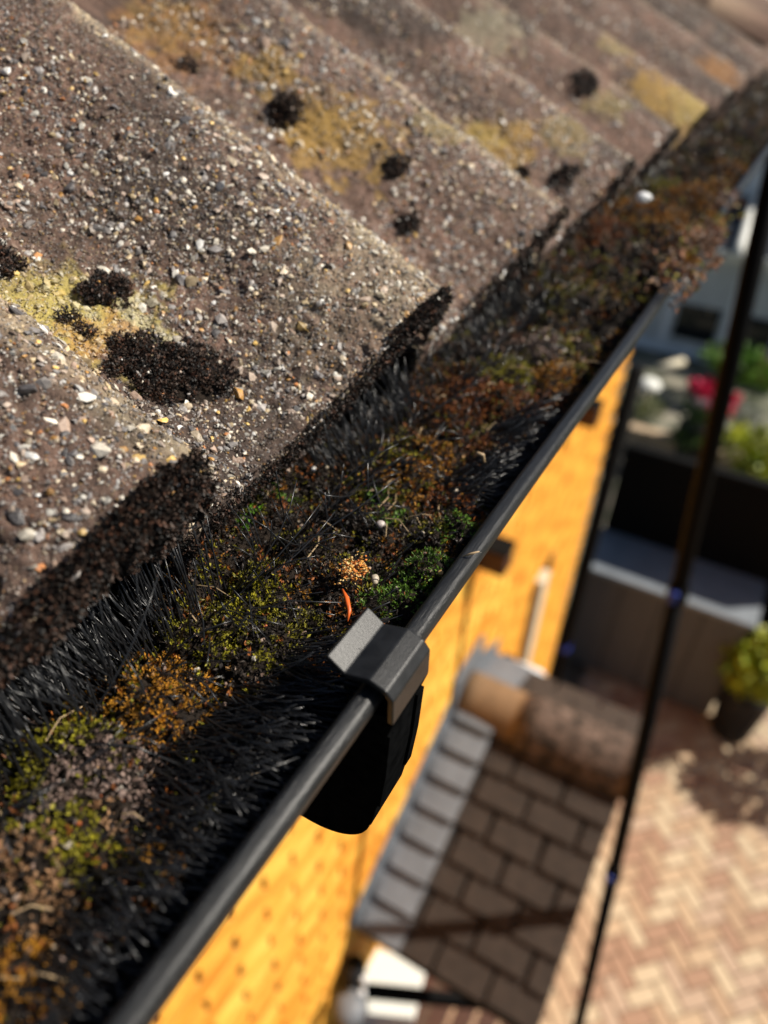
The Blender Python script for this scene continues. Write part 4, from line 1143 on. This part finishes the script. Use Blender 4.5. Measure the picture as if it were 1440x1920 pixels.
YG = [(.36, .40, .02), (.24, .30, .015), (.45, .45, .02)]; GG = [(.06, .12, .015), (.10, .18, .02), (.04, .08, .02)]
plant(1425, 1255, -4.25, .26, .26, 520, YG, 'yellow leaved plant in a black pot beside the charcoal cabinet', pot=(.2, .55), leaf=.07)
plant(1405, 835, -4.3, .30, .08, 260, YG, 'flat yellow green plant in the garden bed, the upper of two', leaf=.10)
plant(1430, 880, -4.45, .26, .07, 200, YG, 'yellow green plant close behind the pale edging, the lower of two', leaf=.09)
plant(1315, 775, -4.3, .22, .2, 200, GG, 'crimson and pink flowering plant in a black pot in the garden bed', pot=(.22, .55), leaf=.06, cat='flowering plant',
      flowers=[(-.08, .06, .22, .13, (.62, .02, .10)), (.16, -.02, .20, .14, (.72, .05, .14)), (.20, -.12, .12, .10, (.65, .20, .16)), (-.02, -.1, .16, .07, (.75, .6, .6))])
plant(1375, 680, -4.3, .38, .22, 380, [(.12, .26, .02), (.18, .34, .03), (.06, .12, .02)], 'bright green leafy plant in front of the grey summerhouse', leaf=.09)
plant(1425, 705, -4.35, .26, .2, 240, [(.12, .26, .02), (.18, .34, .03), (.3, .12, .05)], 'bright green plant with a reddish top beyond the pole', leaf=.09)
plant(1290, 820, -4.55, .22, .08, 160, GG, 'small dark green plant with red stems near the pale edging', leaf=.06)
plant(1205, 760, -4.7, .30, .10, 200, [(.14, .17, .05), (.20, .22, .07)], 'sparse olive weeds in the garden bed beside the orange wall', leaf=.06)
plant(1400, 775, -4.45, .18, .10, 160, [(.45, .45, .42), (.3, .33, .25)], 'silvery pale plant between the flowers and the yellow leaves', leaf=.05)
t = thing('potted_shrub', 'round green potted shrub whose leafy shadow falls on the sunlit paving', 'shrub', (PLN[0], PLN[1], -5))
n = 420; P = unit(rng.normal(size=(n, 3))) * (rng.uniform(.3, 1, (n, 1)) ** .5) * [.30, .30, .28] + [0, 0, .88]
V, F, C = tufts(P, unit(P - [0, 0, .7]), .09 * rng.uniform(.6, 1.3, n), np.array(GG)[rng.integers(0, 3, n)], leaves=5, width=.3, tipcol=1.1)
mk('leaves', V, F, M['leafy'], t, C, kind='stuff')
mb = MB(); mb.tube([(0, 0, .3), (.01, 0, .6), (0, .01, .85)], [.03, .025, .015], 8); mb.build('trunk', M['stem'], t)
mb = MB(); mb.tube([(0, 0, 0), (0, 0, .36), (0, 0, .40)], [.15, .2, .21], 20); mb.build('pot', M['pot'], t, bevel=.004)
# white mushroom shaped ornament and pale log
c = W(1218, 714, z=-4.40); t = thing('white_ornament', 'round cream white garden ornament on a short stem in the bed', 'ornament', (c[0], c[1], -4.87))
mb = MB(); mb.tube([(0, 0, .47 - .10), (0, 0, .47 - .07), (0, 0, .47 - .02), (0, 0, .47 + .02), (0, 0, .47 + .03)], [.15, .17, .15, .08, .02], 20); mb.build('cap', M['white'], t, smooth=True)
mb = MB(); mb.tube([(0, 0, 0), (0, 0, .38)], .05, 12); mb.build('stem', M['cream'], t, smooth=True)
a = W(1235, 690, z=-4.6); b = W(1280, 678, z=-4.6); mb = MB(a); mb.tube([a, b], .06, 12)
o = mb.build('pale_log', M['cream'], None, smooth=True, tag_=('pale cut log lying behind the white ornament', 'log')); o.location = a

# ------------------------------------------------------------------ grey summerhouse
sb = W(1215, 655, z=-5.0); sb[1] = min(sb[1], 12.2)
S0 = np.array([W(1215, 650, y=12.0)[0] - .5, 12.0, -5.0])
sh = thing('summerhouse', 'grey panelled garden summerhouse with dark roof and pale fascia', 'summerhouse', tuple(S0))
SWd, SH = 3.6, 1.62
mb = MB(); mb.box(0, SWd, .03, 2.2, 0, SH); mb.build('wall', M['greyp'], sh)
for x in (.0, .62, 1.50, 2.30, 3.1, SWd - .12):
    mb = MB(); mb.box(x, x + .12, -.02, .026, .14, SH - .02); mb.build('frame_post', M['greyl'], sh, bevel=.006)
mb = MB(); mb.box(-.02, SWd + .02, -.025, .024, 0, .135); mb.build('bottom_rail', M['greyl'], sh, bevel=.006)
for x0, x1 in ((.75, 1.49), (1.63, 2.29)):
    mb = MB(); mb.box(x0 + .06, x1 - .06, .0, .028, .30, .85); mb.build('window', M['glass'], sh)
mb = MB(); mb.box(-.06, SWd + .1, -.12, .0, SH + .0, SH + .13); mb.build('fascia', M['white'], sh, bevel=.008)
mb = MB(); mb.add([(-.06, -.10, SH + .135), (SWd + .1, -.10, SH + .135), (SWd + .1, 1.2, SH + .62), (-.06, 1.2, SH + .62), (-.06, -.10, SH + .10), (SWd + .1, -.10, SH + .10), (SWd + .1, 1.2, SH + .585), (-.06, 1.2, SH + .585)],
                  [(0, 1, 2, 3), (7, 6, 5, 4), (0, 4, 5, 1), (1, 5, 6, 2), (2, 6, 7, 3), (3, 7, 4, 0)]); mb.build('roof', M['slate'], sh)
mb = MB(); mb.box(.4, SWd + .1, 1.22, 2.4, SH - .1, SH + 1.5); mb.build('upper_wall', M['greyl'], sh)
q = W(1385, 465, y=11.9) - S0; q2 = W(1412, 385, y=12.9) - S0
mb = MB(); mb.tube([(q[0], -.16, SH + .06), (q[0] + .02, -.1, SH + .2), (q2[0], 1.15, SH + .70)], .075, 14); mb.build('pale_pipe', M['white'], sh, smooth=True)

# far hedge closing the garden
hd = thing('garden_hedge', 'tall dark evergreen hedge closing the far end of the garden', 'hedge', (0, 22, -5))
n = 9000; P = np.stack([rng.uniform(-22, 22, n), rng.uniform(-.9, .9, n), rng.uniform(0, 5.3, n)], 1)
Nn = unit(np.stack([rng.normal(size=n) * .4, -np.ones(n), rng.normal(size=n) * .5 + .3], 1))
V, F, C = tufts(P, Nn, rng.uniform(.2, .45, n), np.array([.03, .05, .015]) * rng.uniform(.5, 1.5, (n, 1)), leaves=6, width=.3)
mk('foliage', V, F, M['leafy'], hd, C, kind='stuff')
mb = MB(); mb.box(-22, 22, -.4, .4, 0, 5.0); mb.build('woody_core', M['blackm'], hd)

# lift everything so that the patio lies at z = 0
for o in list(bpy.data.objects):
    if o.parent is None and o.type in ('MESH', 'EMPTY'):
        o.location.z += LIFT
